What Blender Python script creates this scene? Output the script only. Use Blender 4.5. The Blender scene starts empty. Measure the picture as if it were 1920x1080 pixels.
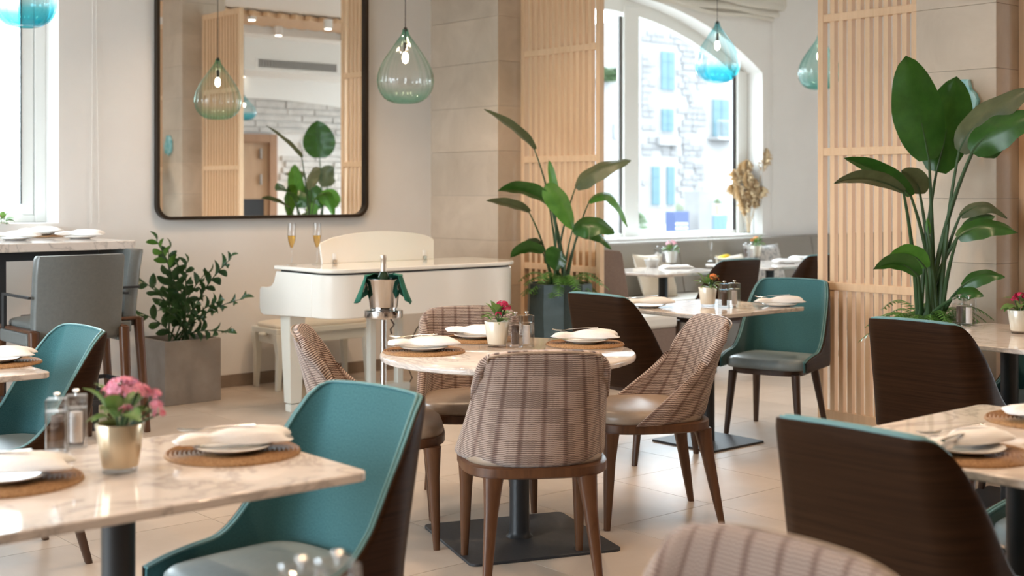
import bpy, math, random
from mathutils import Vector, Matrix
random.seed(7)
S = bpy.context.scene
COL = S.collection
# ---------------------------------------------------------------- camera, light, exposure
F, HOR, EYE, TH = 2430.0, 355.0, 1.40, math.radians(40.65)
FW = Vector((math.sin(TH), math.cos(TH), 0)); RT = Vector((math.cos(TH), -math.sin(TH), 0))
cam = bpy.data.cameras.new('camera'); cam_o = bpy.data.objects.new('camera', cam); COL.objects.link(cam_o)
cam_o.location = (0, 0, EYE); cam_o.rotation_euler = (math.radians(90), 0, -TH)
cam.sensor_width = 36; cam.lens = 36 * F / 1920; cam.shift_y = -(540 - HOR) / 1920
cam.clip_start = 0.05; cam.clip_end = 400
cam.dof.use_dof = True; cam.dof.focus_distance = 5.4; cam.dof.aperture_fstop = 2.8
S.camera = cam_o
W = bpy.data.worlds.new('world'); S.world = W; W.use_nodes = True
bg = W.node_tree.nodes['Background']; bg.inputs['Color'].default_value = (0.79, 0.91, 1.0, 1); bg.inputs['Strength'].default_value = 10.4
sun = bpy.data.lights.new('sun', 'SUN'); sun.energy = 0.6; sun.angle = 0.02; sun.color = (1, .96, .9)
sun_o = bpy.data.objects.new('sun', sun); COL.objects.link(sun_o); sun_o.rotation_euler = (math.radians(38), 0, math.radians(50))
S.view_settings.view_transform = 'Standard'; S.view_settings.look = 'None'; S.view_settings.gamma = 1
S.view_settings.use_curve_mapping = False; S.view_settings.exposure = 0.58
S.cycles.max_bounces = 10; S.cycles.diffuse_bounces = 5; S.cycles.glossy_bounces = 5
S.cycles.transmission_bounces = 8; S.cycles.transparent_max_bounces = 24
S.cycles.caustics_reflective = False; S.cycles.caustics_refractive = False; S.cycles.sample_clamp_indirect = 6
def portal(name, loc, rot, sx, sy):
    l = bpy.data.lights.new(name, 'AREA'); l.shape = 'RECTANGLE'; l.size = sx; l.size_y = sy; l.energy = 1; l.cycles.is_portal = True
    o = bpy.data.objects.new(name, l); COL.objects.link(o); o.location = loc; o.rotation_euler = rot; return o
R90 = math.pi / 2
portal('portal_side_windows', (-3.15, 4.9, 1.7), (0, -R90, 0), 2.8, 5.2)
portal('portal_added_aisle_opening', (13.95, 0.8, 1.9), (0, R90, 0), 2.4, 3.6)  # sky light through the opening added in the right wall
portal('portal_arch_window', (8.36, 8.6, 2.05), (-R90, 0, 0), 4.1, 2.3)
portal('portal_small_window', (2.5, 8.6, 2.05), (-R90, 0, 0), 1.5, 1.8)
LAMPS = [(u, v) for u in (1.0, 2.9, 4.7) for v in (.9, 3.0, 5.0)] + [(5.1, 6.5), (4.4, 7.0), (8.0, 5.2), (9.6, 3.2), (8.6, 1.0), (10.4, .6), (12.0, .8)]  # extras after the grid are added to brighten the column and aisle
def downlight(u, v):
    l = bpy.data.lights.new('downlight', 'SPOT'); l.energy = 58; l.color = (1, .70, .46); l.spot_size = math.radians(110); l.spot_blend = .6; l.shadow_soft_size = .05
    o = bpy.data.objects.new('downlight', l); COL.objects.link(o); o.location = (u, v, 3.57); return o
for q in LAMPS: downlight(*q)
# ---------------------------------------------------------------- picture-to-place helpers
def at(px, py, Y): return FW * Y + RT * ((px - 960) / F * Y) + Vector((0, 0, EYE - (py - HOR) / F * Y))
def on_z(px, py, z): return at(px, py, (EYE - z) * F / (py - HOR))
def on_v(px, py, v): return at(px, py, v / (FW.y + RT.y * (px - 960) / F))
def on_u(px, py, u): return at(px, py, u / (FW.x + RT.x * (px - 960) / F))
# ---------------------------------------------------------------- mesh helpers
class MB:
    def __init__(s): s.v = []; s.f = []; s.uv = {}
    def add(s, vs, fs, uvs=None):
        n = len(s.v); s.v += [tuple(p) for p in vs]
        for f in fs: s.f.append(tuple(i + n for i in f))
        if uvs:
            for i, q in enumerate(uvs): s.uv[n + i] = q
        return s
    def box(s, x0, x1, y0, y1, z0, z1):
        return s.add([(x0,y0,z0),(x1,y0,z0),(x1,y1,z0),(x0,y1,z0),(x0,y0,z1),(x1,y0,z1),(x1,y1,z1),(x0,y1,z1)],
                     [(0,3,2,1),(4,5,6,7),(0,1,5,4),(1,2,6,5),(2,3,7,6),(3,0,4,7)])
    def loft(s, secs, cap=True, closed=True):
        m = len(secs[0]); vs = [p for q in secs for p in q]; fs = []
        for i in range(len(secs) - 1):
            for j in range(m if closed else m - 1):
                a = i * m + j; b = i * m + (j + 1) % m
                fs.append((a, b, b + m, a + m))
        if cap: fs.append(tuple(range(m - 1, -1, -1))); fs.append(tuple((len(secs) - 1) * m + j for j in range(m)))
        return s.add(vs, fs)
    def tube(s, pts, r, n=8, cap=True, flat=1.0):
        pts = [Vector(p) for p in pts]; secs = []
        up = Vector((0, 0, 1)); t0 = (pts[1] - pts[0]).normalized()
        if abs(t0.z) > .9: up = Vector((1, 0, 0))
        side = t0.cross(up).normalized()
        for i, p in enumerate(pts):
            a = pts[max(i - 1, 0)]; b = pts[min(i + 1, len(pts) - 1)]
            t = (b - a).normalized(); side = (side - t * side.dot(t))
            side = side.normalized() if side.length > 1e-6 else t.orthogonal().normalized()
            w = t.cross(side); rr = r[i] if isinstance(r, (list, tuple)) else r
            secs.append([p + side * (rr * math.cos(k * 2 * math.pi / n)) + w * (rr * flat * math.sin(k * 2 * math.pi / n)) for k in range(n)])
        return s.loft(secs, cap)
    def lathe(s, prof, n=24, c=(0, 0, 0), rib=None, cap=True):
        secs = []
        for (r, z) in prof:
            secs.append([(c[0] + r * (rib(k, z) if rib else 1) * math.cos(k * 2 * math.pi / n), c[1] + r * (rib(k, z) if rib else 1) * math.sin(k * 2 * math.pi / n), c[2] + z) for k in range(n)])
        return s.loft(secs, cap)
    def prism(s, pts, z0, z1):
        n = len(pts)
        return s.add([(p[0], p[1], z0) for p in pts] + [(p[0], p[1], z1) for p in pts],
                     [tuple(range(n - 1, -1, -1)), tuple(range(n, 2 * n))] + [(i, (i + 1) % n, (i + 1) % n + n, i + n) for i in range(n)])
    def mesh(s, name, smooth=35):
        me = bpy.data.meshes.new(name); me.from_pydata(s.v, [], s.f); me.validate(); me.update()
        if s.uv:
            L = me.uv_layers.new(name='UVMap')
            for l in me.loops: L.data[l.index].uv = s.uv.get(l.vertex_index, (0, 0))
        if smooth:
            me.polygons.foreach_set('use_smooth', [True] * len(me.polygons)); me.set_sharp_from_angle(angle=math.radians(smooth))
        return me
    def build(s, name, mat, parent=None, smooth=35, bevel=0, segs=2):
        return obj(name, s.mesh(name, smooth), mat, parent, bevel, segs)
def obj(name, me, mat, parent=None, bevel=0, segs=2):
    o = bpy.data.objects.new(name, me); COL.objects.link(o); o.parent = parent
    if mat is not None and not me.materials: me.materials.append(mat)
    if bevel:
        b = o.modifiers.new('bevel', 'BEVEL'); b.width = bevel; b.segments = segs; b.limit_method = 'ANGLE'; b.angle_limit = math.radians(40)
    return o
def tag(o, label=None, cat=None, group=None, kind=None):
    if label: o['label'] = label
    if cat: o['category'] = cat
    if group: o['group'] = group
    if kind: o['kind'] = kind
    return o
def thing(name, label, cat, loc=(0, 0, 0), rz=0, group=None):
    o = bpy.data.objects.new(name, None); COL.objects.link(o); o.location = loc; o.rotation_euler = (0, 0, rz); o.empty_display_size = .05
    return tag(o, label, cat, group)
KIDS = {}
def children(o): return [c for c in bpy.data.objects if c.parent == o]
def copy_tree(o, parent=None, label=None, group=None):
    c = o.copy(); COL.objects.link(c); c.parent = parent
    if label: c['label'] = label
    if group: c['group'] = group
    for k in (KIDS.get(o) or children(o)): copy_tree(k, c)
    return c
def face(fu, fv): return math.atan2(-fu, fv)     # local +y turned to look along (fu, fv)
# ---------------------------------------------------------------- materials
def mat(name, col, rough=.5, metal=0, spec=.5, coat=0, sheen=0, trans=0, ior=1.45, emit=None, es=0):
    m = bpy.data.materials.new(name); m.use_nodes = True; b = m.node_tree.nodes['Principled BSDF']
    b.inputs['Base Color'].default_value = (*col, 1); b.inputs['Roughness'].default_value = rough; b.inputs['Metallic'].default_value = metal
    b.inputs['Specular IOR Level'].default_value = spec; b.inputs['Coat Weight'].default_value = coat; b.inputs['Coat Roughness'].default_value = .08
    b.inputs['Sheen Weight'].default_value = sheen; b.inputs['Transmission Weight'].default_value = trans; b.inputs['IOR'].default_value = ior
    if emit: b.inputs['Emission Color'].default_value = (*emit, 1); b.inputs['Emission Strength'].default_value = es
    return m
def N(m, t, **k):
    n = m.node_tree.nodes.new(t)
    for a, v in k.items():
        if a.startswith('i_'):
            key = a[2:].replace('_', ' '); n.inputs[key].default_value = v
        else: setattr(n, a, v)
    return n
def L(m, a, b): m.node_tree.links.new(a, b)
def bsdf(m): return m.node_tree.nodes['Principled BSDF']
def coords(m, kind='Object', scale=(1, 1, 1), rot=(0, 0, 0)):
    t = N(m, 'ShaderNodeTexCoord'); p = N(m, 'ShaderNodeMapping'); L(m, t.outputs[kind], p.inputs[0])
    p.inputs['Scale'].default_value = scale; p.inputs['Rotation'].default_value = rot; return p.outputs[0]
def ramp(m, fac, stops):
    r = N(m, 'ShaderNodeValToRGB'); e = r.color_ramp.elements
    while len(e) < len(stops): e.new(.5)
    for k, (p, c) in zip(e, stops): k.position = p; k.color = (*c, 1)
    L(m, fac, r.inputs[0]); return r.outputs[0]
def noise(m, co, scale=5, detail=4, rough=.55, dist=0):
    n = N(m, 'ShaderNodeTexNoise', i_Scale=scale, i_Detail=detail, i_Roughness=rough, i_Distortion=dist); L(m, co, n.inputs['Vector']); return n.outputs['Fac']
def bump(m, h, strength=.2, dist=.01):
    b = N(m, 'ShaderNodeBump', i_Strength=strength, i_Distance=dist); L(m, h, b.inputs['Height']); L(m, b.outputs[0], bsdf(m).inputs['Normal'])
def mottled(name, c1, c2, scale, rough=.5, sx=(1, 1, 1), kind='Object', bmp=0, detail=4, dist=0, lo=.3, hi=.7, **k):
    m = mat(name, c1, rough, **k); f = noise(m, coords(m, kind, sx), scale, detail, .6, dist)
    L(m, ramp(m, f, [(lo, c1), (hi, c2)]), bsdf(m).inputs['Base Color'])
    if bmp: bump(m, f, bmp, .004)
    return m
def mul(c, k): return tuple(min(1, x * k) for x in c)
M = {}
M['wall'] = mottled('wall_paint', (.81, .79, .765), (.84, .82, .795), 3, .85)
M['white'] = mat('white_paint', (.84, .83, .80), .6)
M['frame_white'] = mat('window_frame_white', (.82, .82, .79), .4)
M['grout'] = mat('grout', (.30, .26, .22), .9)
def tile_mat(name, c1, c2, rough, sc, **k):
    m = mottled(name, c1, c2, sc, rough, (1, 1, 1), 'Object', .05, 6, .6, .25, .75, **k)
    oi = N(m, 'ShaderNodeObjectInfo'); mx = N(m, 'ShaderNodeMix', data_type='RGBA', blend_type='MULTIPLY'); mx.inputs[0].default_value = 1
    src = bsdf(m).inputs['Base Color'].links[0].from_socket; L(m, src, mx.inputs[6])
    L(m, ramp(m, oi.outputs['Random'], [(0, (.90, .90, .90)), (1, (1.0, .985, .97))]), mx.inputs[7]); L(m, mx.outputs[2], bsdf(m).inputs['Base Color'])
    return m
M['floor'] = tile_mat('floor_tile', (.46, .385, .315), (.58, .50, .425), .38, 2.2)
M['stone'] = tile_mat('column_stone_tile', (.50, .41, .315), (.66, .56, .45), .6, 3.0)
M['base'] = mottled('baseboard_tile', (.22, .165, .125), (.27, .21, .16), 8, .5)
def wood(name, c1, c2, sc=(1, 1, .08), rough=.5, scale=26, kind='Object', bmp=.05, **k):
    return mottled(name, c1, c2, scale, rough, sc, kind, bmp, 5, .8, .3, .72, **k)
M['oak'] = wood('light_oak', (.66, .44, .26), (.78, .55, .35), (1.4, 1.4, .09), .55, 16)
M['walnut'] = wood('walnut_leg', (.060, .023, .009), (.110, .046, .019), (1, 1, .08), .35, 40)
M['darkleg'] = wood('dark_walnut_leg', (.045, .022, .013), (.075, .038, .022), (1, 1, .08), .38, 40)
M['veneer'] = wood('smoked_oak_veneer', (.018, .0075, .003), (.038, .017, .0075), (.35, 14, 1), .45, 9, 'UV', spec=.12)
M['veneer_edge'] = mat('veneer_edge', (.30, .14, .06), .4)
def fabric(name, c1, c2, sc=420, sheen=.25):
    m = mottled(name, c1, c2, sc, .9, (1, 1, 1), 'UV', .25, 2, 0, .3, .7, sheen=sheen, spec=.2); return m
M['teal'] = fabric('teal_weave', (.030, .115, .128), (.065, .180, .195), 230)
M['pipe'] = mat('teal_piping', (.13, .27, .28), .5)
M['bluegrey'] = mottled('blue_grey_leather', (.23, .28, .29), (.26, .31, .32), 40, .38, bmp=.05)
M['taupe'] = mottled('taupe_leather', (.30, .225, .165), (.34, .26, .195), 30, .33, bmp=.05)
M['stool'] = mottled('sage_grey_leather', (.115, .125, .12), (.135, .145, .14), 60, .36, bmp=.05, spec=.6)
def ribbed():
    m = mat('ribbed_striped_fabric', (.5, .4, .35), .85, sheen=.3, spec=.2); uv = coords(m, 'UV')
    sep = N(m, 'ShaderNodeSeparateXYZ'); L(m, uv, sep.inputs[0])
    wob = noise(m, coords(m, 'UV', (25, 4, 1)), 3, 3)
    def math_(op, a, b=None):
        n = N(m, 'ShaderNodeMath', operation=op)
        for i, x in enumerate((a, b)):
            if x is None: continue
            if isinstance(x, (int, float)): n.inputs[i].default_value = x
            else: L(m, x, n.inputs[i])
        return n.outputs[0]
    ph = math_('ADD', math_('MULTIPLY', sep.outputs[1], 900), math_('MULTIPLY', wob, 5))
    rib = math_('MULTIPLY_ADD', math_('SINE', ph), .5); m.node_tree.nodes[-1].inputs[2].default_value = .5
    sx = math_('FRACT', math_('MULTIPLY_ADD', sep.outputs[0], 13.2)); 
    d = math_('ABSOLUTE', math_('SUBTRACT', sx, .5))
    line = ramp(m, d, [(.0, (.55, .47, .45)), (.07, (.66, .59, .57)), (.15, (1, 1, 1))])
    base = ramp(m, rib, [(.15, (.105, .064, .048)), (.6, (.37, .275, .225)), (.95, (.51, .40, .34))])
    mx = N(m, 'ShaderNodeMix', data_type='RGBA', blend_type='MULTIPLY'); mx.inputs[0].default_value = 1
    L(m, base, mx.inputs[6]); L(m, line, mx.inputs[7]); L(m, mx.outputs[2], bsdf(m).inputs['Base Color']); bump(m, rib, .5, .004)
    return m
M['ribbed'] = ribbed()
def marble(name, base, vein):
    m = mat(name, base, .07, spec=.5); co = coords(m)
    n1 = noise(m, co, 3.2, 8, .62, 1.6); d = N(m, 'ShaderNodeMath', operation='SUBTRACT'); L(m, n1, d.inputs[0]); d.inputs[1].default_value = .5
    a = N(m, 'ShaderNodeMath', operation='ABSOLUTE'); L(m, d.outputs[0], a.inputs[0])
    L(m, ramp(m, a.outputs[0], [(0, vein), (.035, mul(base, .93)), (.16, base)]), bsdf(m).inputs['Base Color']); return m
M['marble'] = marble('white_marble', (.72, .645, .585), (.47, .42, .385))
M['black'] = mat('black_steel', (.022, .023, .025), .42, spec=.5)
M['blackplate'] = mottled('black_steel_plate', (.022, .023, .026), (.032, .033, .036), 60, .5, bmp=.1)
M['chrome'] = mat('polished_steel', (.72, .71, .70), .09, 1)
M['steel'] = mat('cutlery_steel', (.75, .74, .72), .15, 1)
M['china'] = mat('white_china', (.80, .79, .77), .15, coat=.5)
M['linen'] = mottled('white_linen', (.80, .78, .76), (.86, .84, .82), 220, .9, bmp=.1)
M['rattan'] = mottled('rattan', (.17, .075, .022), (.42, .235, .10), 240, .6, bmp=.4, lo=.35, hi=.65)
M['piano'] = mat('white_lacquer', (.80, .765, .70), .12, coat=.6)
M['piano_leg'] = mat('white_painted_leg', (.76, .74, .66), .3)
M['benchpad'] = mat('cream_vinyl', (.78, .71, .60), .4)
M['gap'] = mat('dark_gap', (.02, .018, .016), .7)
M['gold'] = mat('champagne_gold_glaze', (.60, .47, .31), .22, .45, coat=.4)
M['cream_pot'] = mat('cream_glaze', (.74, .68, .56), .25, .1, coat=.4)
M['soil'] = mottled('soil', (.03, .02, .012), (.07, .05, .03), 90, .95)
M['concrete'] = mottled('concrete', (.24, .205, .18), (.32, .28, .245), 6, .7, bmp=.05, detail=6)
M['zinc'] = mottled('dark_zinc', (.035, .055, .056), (.065, .09, .09), 7, .42, metal=.3, bmp=.05, dist=1)
M['cloth_green'] = mottled('green_cloth', (.012, .10, .065), (.02, .14, .09), 300, .9, bmp=.1)
M['grey_uph'] = mottled('grey_upholstery', (.27, .245, .215), (.33, .30, .27), 200, .9, bmp=.1)
M['brown_uph'] = mottled('brown_upholstery', (.17, .115, .09), (.21, .15, .12), 120, .85, bmp=.1)
M['seat_uph'] = mat('pale_seat_vinyl', (.62, .58, .52), .5)
M['cushion'] = mottled('beige_cushion', (.62, .53, .42), (.70, .61, .50), 160, .9, bmp=.1)
M['cushion2'] = mottled('patterned_cushion', (.55, .52, .49), (.30, .29, .29), 30, .9, (1, 1, 1), 'Object', .1, 2, 0, .5, .6)
M['blind'] = mottled('linen_blind', (.66, .62, .55), (.71, .67, .60), 60, .9, bmp=.05)
M['mirror'] = mat('mirror_silver', (.93, .93, .92), .0, 1)
M['bronze'] = mat('dark_bronze', (.055, .04, .03), .35, .8)
M['cord'] = mat('cord', (.03, .022, .02), .6)
M['cordw'] = mat('white_cord', (.8, .78, .74), .6)

M['pepper'] = mottled('peppercorns', (.045, .025, .016), (.13, .08, .055), 500, .8, bmp=.3)
M['salt'] = mottled('salt_grains', (.80, .74, .70), (.9, .86, .83), 500, .8)
M['bulb'] = mat('bulb', (1, 1, 1), .3, emit=(1, .82, .55), es=14)
M['lamp'] = mat('downlight_glow', (1, 1, 1), .3, emit=(1, .86, .66), es=12)
def thin(name, c_mid, c_edge, gloss=.06, grad=None):
    m = bpy.data.materials.new(name); m.use_nodes = True; nt = m.node_tree; nt.nodes.clear()
    out = N(m, 'ShaderNodeOutputMaterial'); mix = N(m, 'ShaderNodeMixShader'); tr = N(m, 'ShaderNodeBsdfTransparent'); gl = N(m, 'ShaderNodeBsdfGlossy', i_Roughness=.02)
    lw = N(m, 'ShaderNodeLayerWeight', i_Blend=.35); c = ramp(m, lw.outputs['Facing'], [(.1, c_mid), (.85, c_edge)])
    if grad:
        g = N(m, 'ShaderNodeTexCoord'); sp = N(m, 'ShaderNodeSeparateXYZ'); L(m, g.outputs['Generated'], sp.inputs[0])
        gr = ramp(m, sp.outputs[2], grad); mm = N(m, 'ShaderNodeMix', data_type='RGBA', blend_type='MULTIPLY'); mm.inputs[0].default_value = 1
        L(m, c, mm.inputs[6]); L(m, gr, mm.inputs[7]); c = mm.outputs[2]
    L(m, c, tr.inputs[0]); pw = N(m, 'ShaderNodeMath', operation='POWER'); lw2 = N(m, 'ShaderNodeLayerWeight', i_Blend=.5); L(m, lw2.outputs['Facing'], pw.inputs[0]); pw.inputs[1].default_value = 5; fr = N(m, 'ShaderNodeMath', operation='MULTIPLY_ADD', name='refl'); L(m, pw.outputs[0], fr.inputs[0]); fr.inputs[1].default_value = .9; fr.inputs[2].default_value = gloss; L(m, fr.outputs[0], mix.inputs[0])
    L(m, tr.outputs[0], mix.inputs[1]); L(m, gl.outputs[0], mix.inputs[2]); L(m, mix.outputs[0], out.inputs[0]); return m
M['acrylic'] = thin('clear_acrylic', (.97, .97, .97), (.84, .85, .85), gloss=.16)
M['pane'] = thin('window_glass', (.97, .98, .98), (.93, .96, .95), gloss=.04)
M['glass'] = thin('clear_glass', (.98, .98, .98), (.70, .72, .72))
M['glass_green'] = thin('sea_green_glass', (.985, .995, .99), (.66, .88, .79), grad=[(0, (.60, .88, .79)), (.25, (.985, 1, .99)), (.75, (.97, 1, .985)), (1, (.4, .78, .65))])
M['glass_blue'] = thin('turquoise_glass', (.96, .99, 1), (.55, .87, .92), grad=[(0, (.12, .68, .78)), (.20, (.22, .76, .85)), (.34, (.95, 1, 1)), (.75, (.95, 1, 1)), (1, (.25, .62, .66))])
M['glass_pale'] = thin('pale_aqua_glass', (.82, .95, .93), (.45, .78, .76), grad=[(0, (.6, .9, .88)), (.4, (.97, 1, 1)), (1, (.9, 1, 1))])
M['wine'] = thin('sparkling_wine', (.95, .78, .38), (.80, .55, .16))
def leafmat(name, c1, c2, sc=30, rough=.38):
    m = mottled(name, c1, c2, sc, rough, (1, 1, 1), 'Object', .05); b = bsdf(m)
    b.inputs['Subsurface Weight'].default_value = 0
    out = m.node_tree.nodes['Material Output']; tl = N(m, 'ShaderNodeBsdfTranslucent'); mx = N(m, 'ShaderNodeMixShader'); mx.inputs[0].default_value = .15
    tl.inputs[0].default_value = (c2[0] * 1.6, c2[1] * 1.5, c2[2], 1); L(m, b.outputs[0], mx.inputs[1]); L(m, tl.outputs[0], mx.inputs[2]); L(m, mx.outputs[0], out.inputs[0]); return m
M['leaf'] = leafmat('deep_green_leaf', (.016, .066, .010), (.036, .115, .018), 14, .3)
M['leaf2'] = leafmat('bright_green_leaf', (.05, .16, .02), (.09, .24, .035), 14)
M['leaf3'] = leafmat('olive_leaf', (.055, .075, .035), (.10, .12, .06), 14)
M['zz'] = leafmat('glossy_zz_leaf', (.014, .048, .018), (.038, .10, .035), 20, .28)
M['fern'] = leafmat('fern_green', (.05, .15, .025), (.10, .25, .05), 30)
M['kal'] = leafmat('kalanchoe_leaf', (.06, .14, .035), (.15, .26, .08), 40)
M['stem'] = mat('green_stem', (.04, .085, .03), .45)
M['pink'] = mottled('pink_petals', (.72, .20, .32), (.85, .42, .50), 160, .7)
M['crimson'] = mottled('crimson_petals', (.45, .01, .06), (.62, .03, .13), 160, .7)
M['orange'] = mottled('orange_petals', (.75, .20, .05), (.85, .36, .12), 160, .7)
M['palepink'] = mottled('pale_pink_petals', (.80, .42, .50), (.9, .62, .68), 160, .7)
M['pampas'] = mottled('dried_pampas', (.52, .36, .20), (.72, .56, .36), 60, .95)
# ---------------------------------------------------------------- the room
WV = 8.27; CEIL = 3.6
def struct(name, mb, m, parent=None, **k):
    o = mb.build(name, m, parent, **k)
    if parent is None: o['kind'] = 'structure'
    return o
AC, AR, AZ = 8.36, 3.83, 3.18
def arch(u): return AZ - (AR - math.sqrt(AR * AR - (u - AC) ** 2))
LW = (1.75, 3.236, 1.183, 2.95)          # small window opening
AW = (6.29, 10.43, 0.93)                 # arched window opening
mb = MB()
mb.box(-3.2, LW[0], WV, WV + .42, 0, CEIL); mb.box(LW[0], LW[1], WV, WV + .42, 0, LW[2]); mb.box(LW[0], LW[1], WV, WV + .42, LW[3], CEIL)
mb.box(LW[1], AW[0], WV, WV + .42, 0, CEIL); mb.box(AW[0], AW[1], WV, WV + .42, 0, AW[2]); mb.box(AW[1], 14, WV, WV + .42, 0, CEIL)
NA = 28
us = [AW[0] + (AW[1] - AW[0]) * i / NA for i in range(NA + 1)]
for a, b in zip(us, us[1:]):
    za, zb = arch(a), arch(b)
    mb.add([(a, WV, za), (b, WV, zb), (b, WV, CEIL), (a, WV, CEIL), (a, WV + .42, za), (b, WV + .42, zb), (b, WV + .42, CEIL), (a, WV + .42, CEIL)],
           [(0, 1, 2, 3), (7, 6, 5, 4), (0, 4, 5, 1), (3, 2, 6, 7)])
struct('wall_back', mb, M['wall'], smooth=20)
struct('baseboard_back', MB().box(-3.2, 6.25, WV - .012, WV, 0, .088), M['base'], smooth=0)
# floor: slab, tiles as single pieces where the photograph shows them
floor = struct('floor', MB().box(-3.2, 14, -3.5, WV + .42, -.12, -.003), M['grout'], smooth=0)
TS = .604; tm = MB().box(-TS / 2 + .0015, TS / 2 - .0015, -TS / 2 + .0015, TS / 2 - .0015, -.02, 0).mesh('floor_tile', 0); tm.materials.append(M['floor'])
rest = MB()
for i in range(-10, 20):
    for j in range(-12, 9):
        cu, cv = 2.62 + TS * (i + .5), 3.803 + TS * (j + .5)
        if cu < -3.4 or cu > 14 or cv < -3.5 or cv > 8.4: continue
        seen = False
        for du in (-.3, 0, .3):
            for dv in (-.3, 0, .3):
                p = Vector((cu + du, cv + dv, 0)); d = p.dot(FW)
                if d > 1 and -30 < 960 + F * p.dot(RT) / d < 1950 and HOR + F * EYE / d < 1130: seen = True
        if seen and cu < 8.6:
            o = obj('floor_tile', tm, None, floor); o.location = (cu, cv, 0)
        else: rest.box(cu - TS / 2 + .0015, cu + TS / 2 - .0015, cv - TS / 2 + .0015, cv + TS / 2 - .0015, -.02, 0)
tag(rest.build('floor_tile_field', M['floor'], floor, smooth=0), kind='stuff')
# ceiling with a bulkhead and timber battens over the inner aisle
ceil = struct('ceiling', MB().box(-3.2, 14, -3.5, WV + .42, CEIL, CEIL + .15), M['white'], smooth=0)
MB().box(6.8, 14, -1.2, -.2, 3.12, CEIL).build('bulkhead', M['white'], ceil, smooth=0)
MB().box(6.8, 14, 1.45, 1.6, 3.42, CEIL).build('ceiling_fascia', M['white'], ceil, smooth=0)
bm = MB().box(-.85, .85, -.035, .035, -.06, 0).mesh('ceiling_batten', 0); bm.materials.append(M['oak'])
for i in range(34):
    o = obj('ceiling_batten', bm, None, ceil); o.location = (6.2 + i * .2, 2.05, CEIL - .02); o.rotation_euler = (0, 0, math.radians(-30))
def vent(u0, u1, label):
    t = thing('ceiling_vent', label, 'vent', ((u0 + u1) / 2, -.2, 3.24)); h = (u1 - u0) / 2
    f = MB(); f.box(-h, h, -.005, .015, -.075, -.06); f.box(-h, h, -.005, .015, .06, .075); f.box(-h, -h + .02, -.005, .015, -.06, .06); f.box(h - .02, h, -.005, .015, -.06, .06)
    f.build('frame', M['white'], t, smooth=0)
    MB().box(-h, h, -.004, .0, -.06, .06).build('dark_slot', M['gap'], t, smooth=0)
    sm = MB().box(-.006, .006, 0, .012, -.06, .06).mesh('louvre', 0); sm.materials.append(M['white']); n = int(2 * h / .045)
    for k in range(n): o = obj('louvre', sm, None, t); o.location = (-h + .03 + k * (2 * h - .06) / (n - 1), 0, 0)
vent(9.45, 10.85, 'long linear air grille in the bulkhead, reflected in the mirror'); vent(11.05, 12.3, 'shorter grille cut off by the timber screen in the mirror reflection')
def spot(x, y, z, kind, label):
    t = thing('ceiling_spotlight', label, 'spotlight', (x, y, z))
    if kind: MB().lathe([(.055, 0), (.055, -.12), (.045, -.12)], 20).build('housing', M['white'], t); MB().lathe([(.04, -.118), (.04, -.122)], 16).build('lens', M['lamp'], t)
    else: MB().lathe([(.06, -.001), (.06, -.012), (.045, -.012)], 20).build('trim_ring', M['white'], t); MB().lathe([(.042, -.010), (.042, -.014)], 16).build('lens', M['lamp'], t)
def refl(px, py, z):      # a point seen in the mirror at height z
    p = on_z(px, py, z); return (p.x, 2 * WV - p.y)
for (px, py, z, k, lb) in [(470, 20, CEIL, 1, 'white cylinder spotlight before the timber battens, leftmost in the mirror'), (520, 50, CEIL - .08, 1, 'white cylinder spotlight under the timber battens, mirror middle'),
                       (613, 37, CEIL - .08, 1, 'white cylinder spotlight on the battens above the big leaf in the mirror'), (644, 63, CEIL - .08, 1, 'white cylinder spotlight beside the screen edge in the mirror'),
                       (452, 143, 3.12, 0, 'recessed downlight below the air grille near the timber screen reflection'), (613, 157, 3.12, 0, 'recessed downlight under the bulkhead right of the grille reflection')]:
    a, b = refl(px, py, z); spot(a, b, z, k, lb)
def wallbox(name, *b): return struct(name, MB().box(*b), M['wall'], smooth=0)
# rear and side walls with windows, the right-hand one added for light
mb = MB(); mb.box(-3.6, -3.2, 7.5, WV + .42, 0, CEIL); mb.box(-3.6, -3.2, 2.3, 7.5, 0, .3); mb.box(-3.6, -3.2, 2.3, 7.5, 3.1, CEIL)
for v in (4.0, 5.75): mb.box(-3.5, -3.25, v - .08, v + .08, .3, 3.1)
struct('wall_left', mb, M['wall'], smooth=0)
M['panel'] = wood('light_cutting_dark_wood', (.13, .075, .04), (.19, .115, .065))  # dark wood added on unseen walls to cut light behind the camera
struct('wall_left_darkened', MB().box(-3.6, -3.2, -3.5, 2.3, 0, CEIL), M['panel'], smooth=0)
struct('wall_rear', MB().box(-3.6, 6.7, -3.9, -3.5, 0, CEIL), M['panel'], smooth=0)
struct('wall_inner', MB().box(6.5, 6.7, -3.5, -1.2, 0, CEIL), M['panel'], smooth=0)
mb = MB(); mb.box(14, 14.3, -1.6, -1.0, 0, CEIL); mb.box(14, 14.3, 2.6, WV + .42, 0, CEIL); mb.box(14, 14.3, -1.0, 2.6, 0, .7); mb.box(14, 14.3, -1.0, 2.6, 3.1, CEIL); mb.box(14.05, 14.25, .74, .86, .7, 3.1)  # unseen window opening added to light the aisle and window wall
struct('wall_right', mb, M['wall'], smooth=0)
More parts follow.
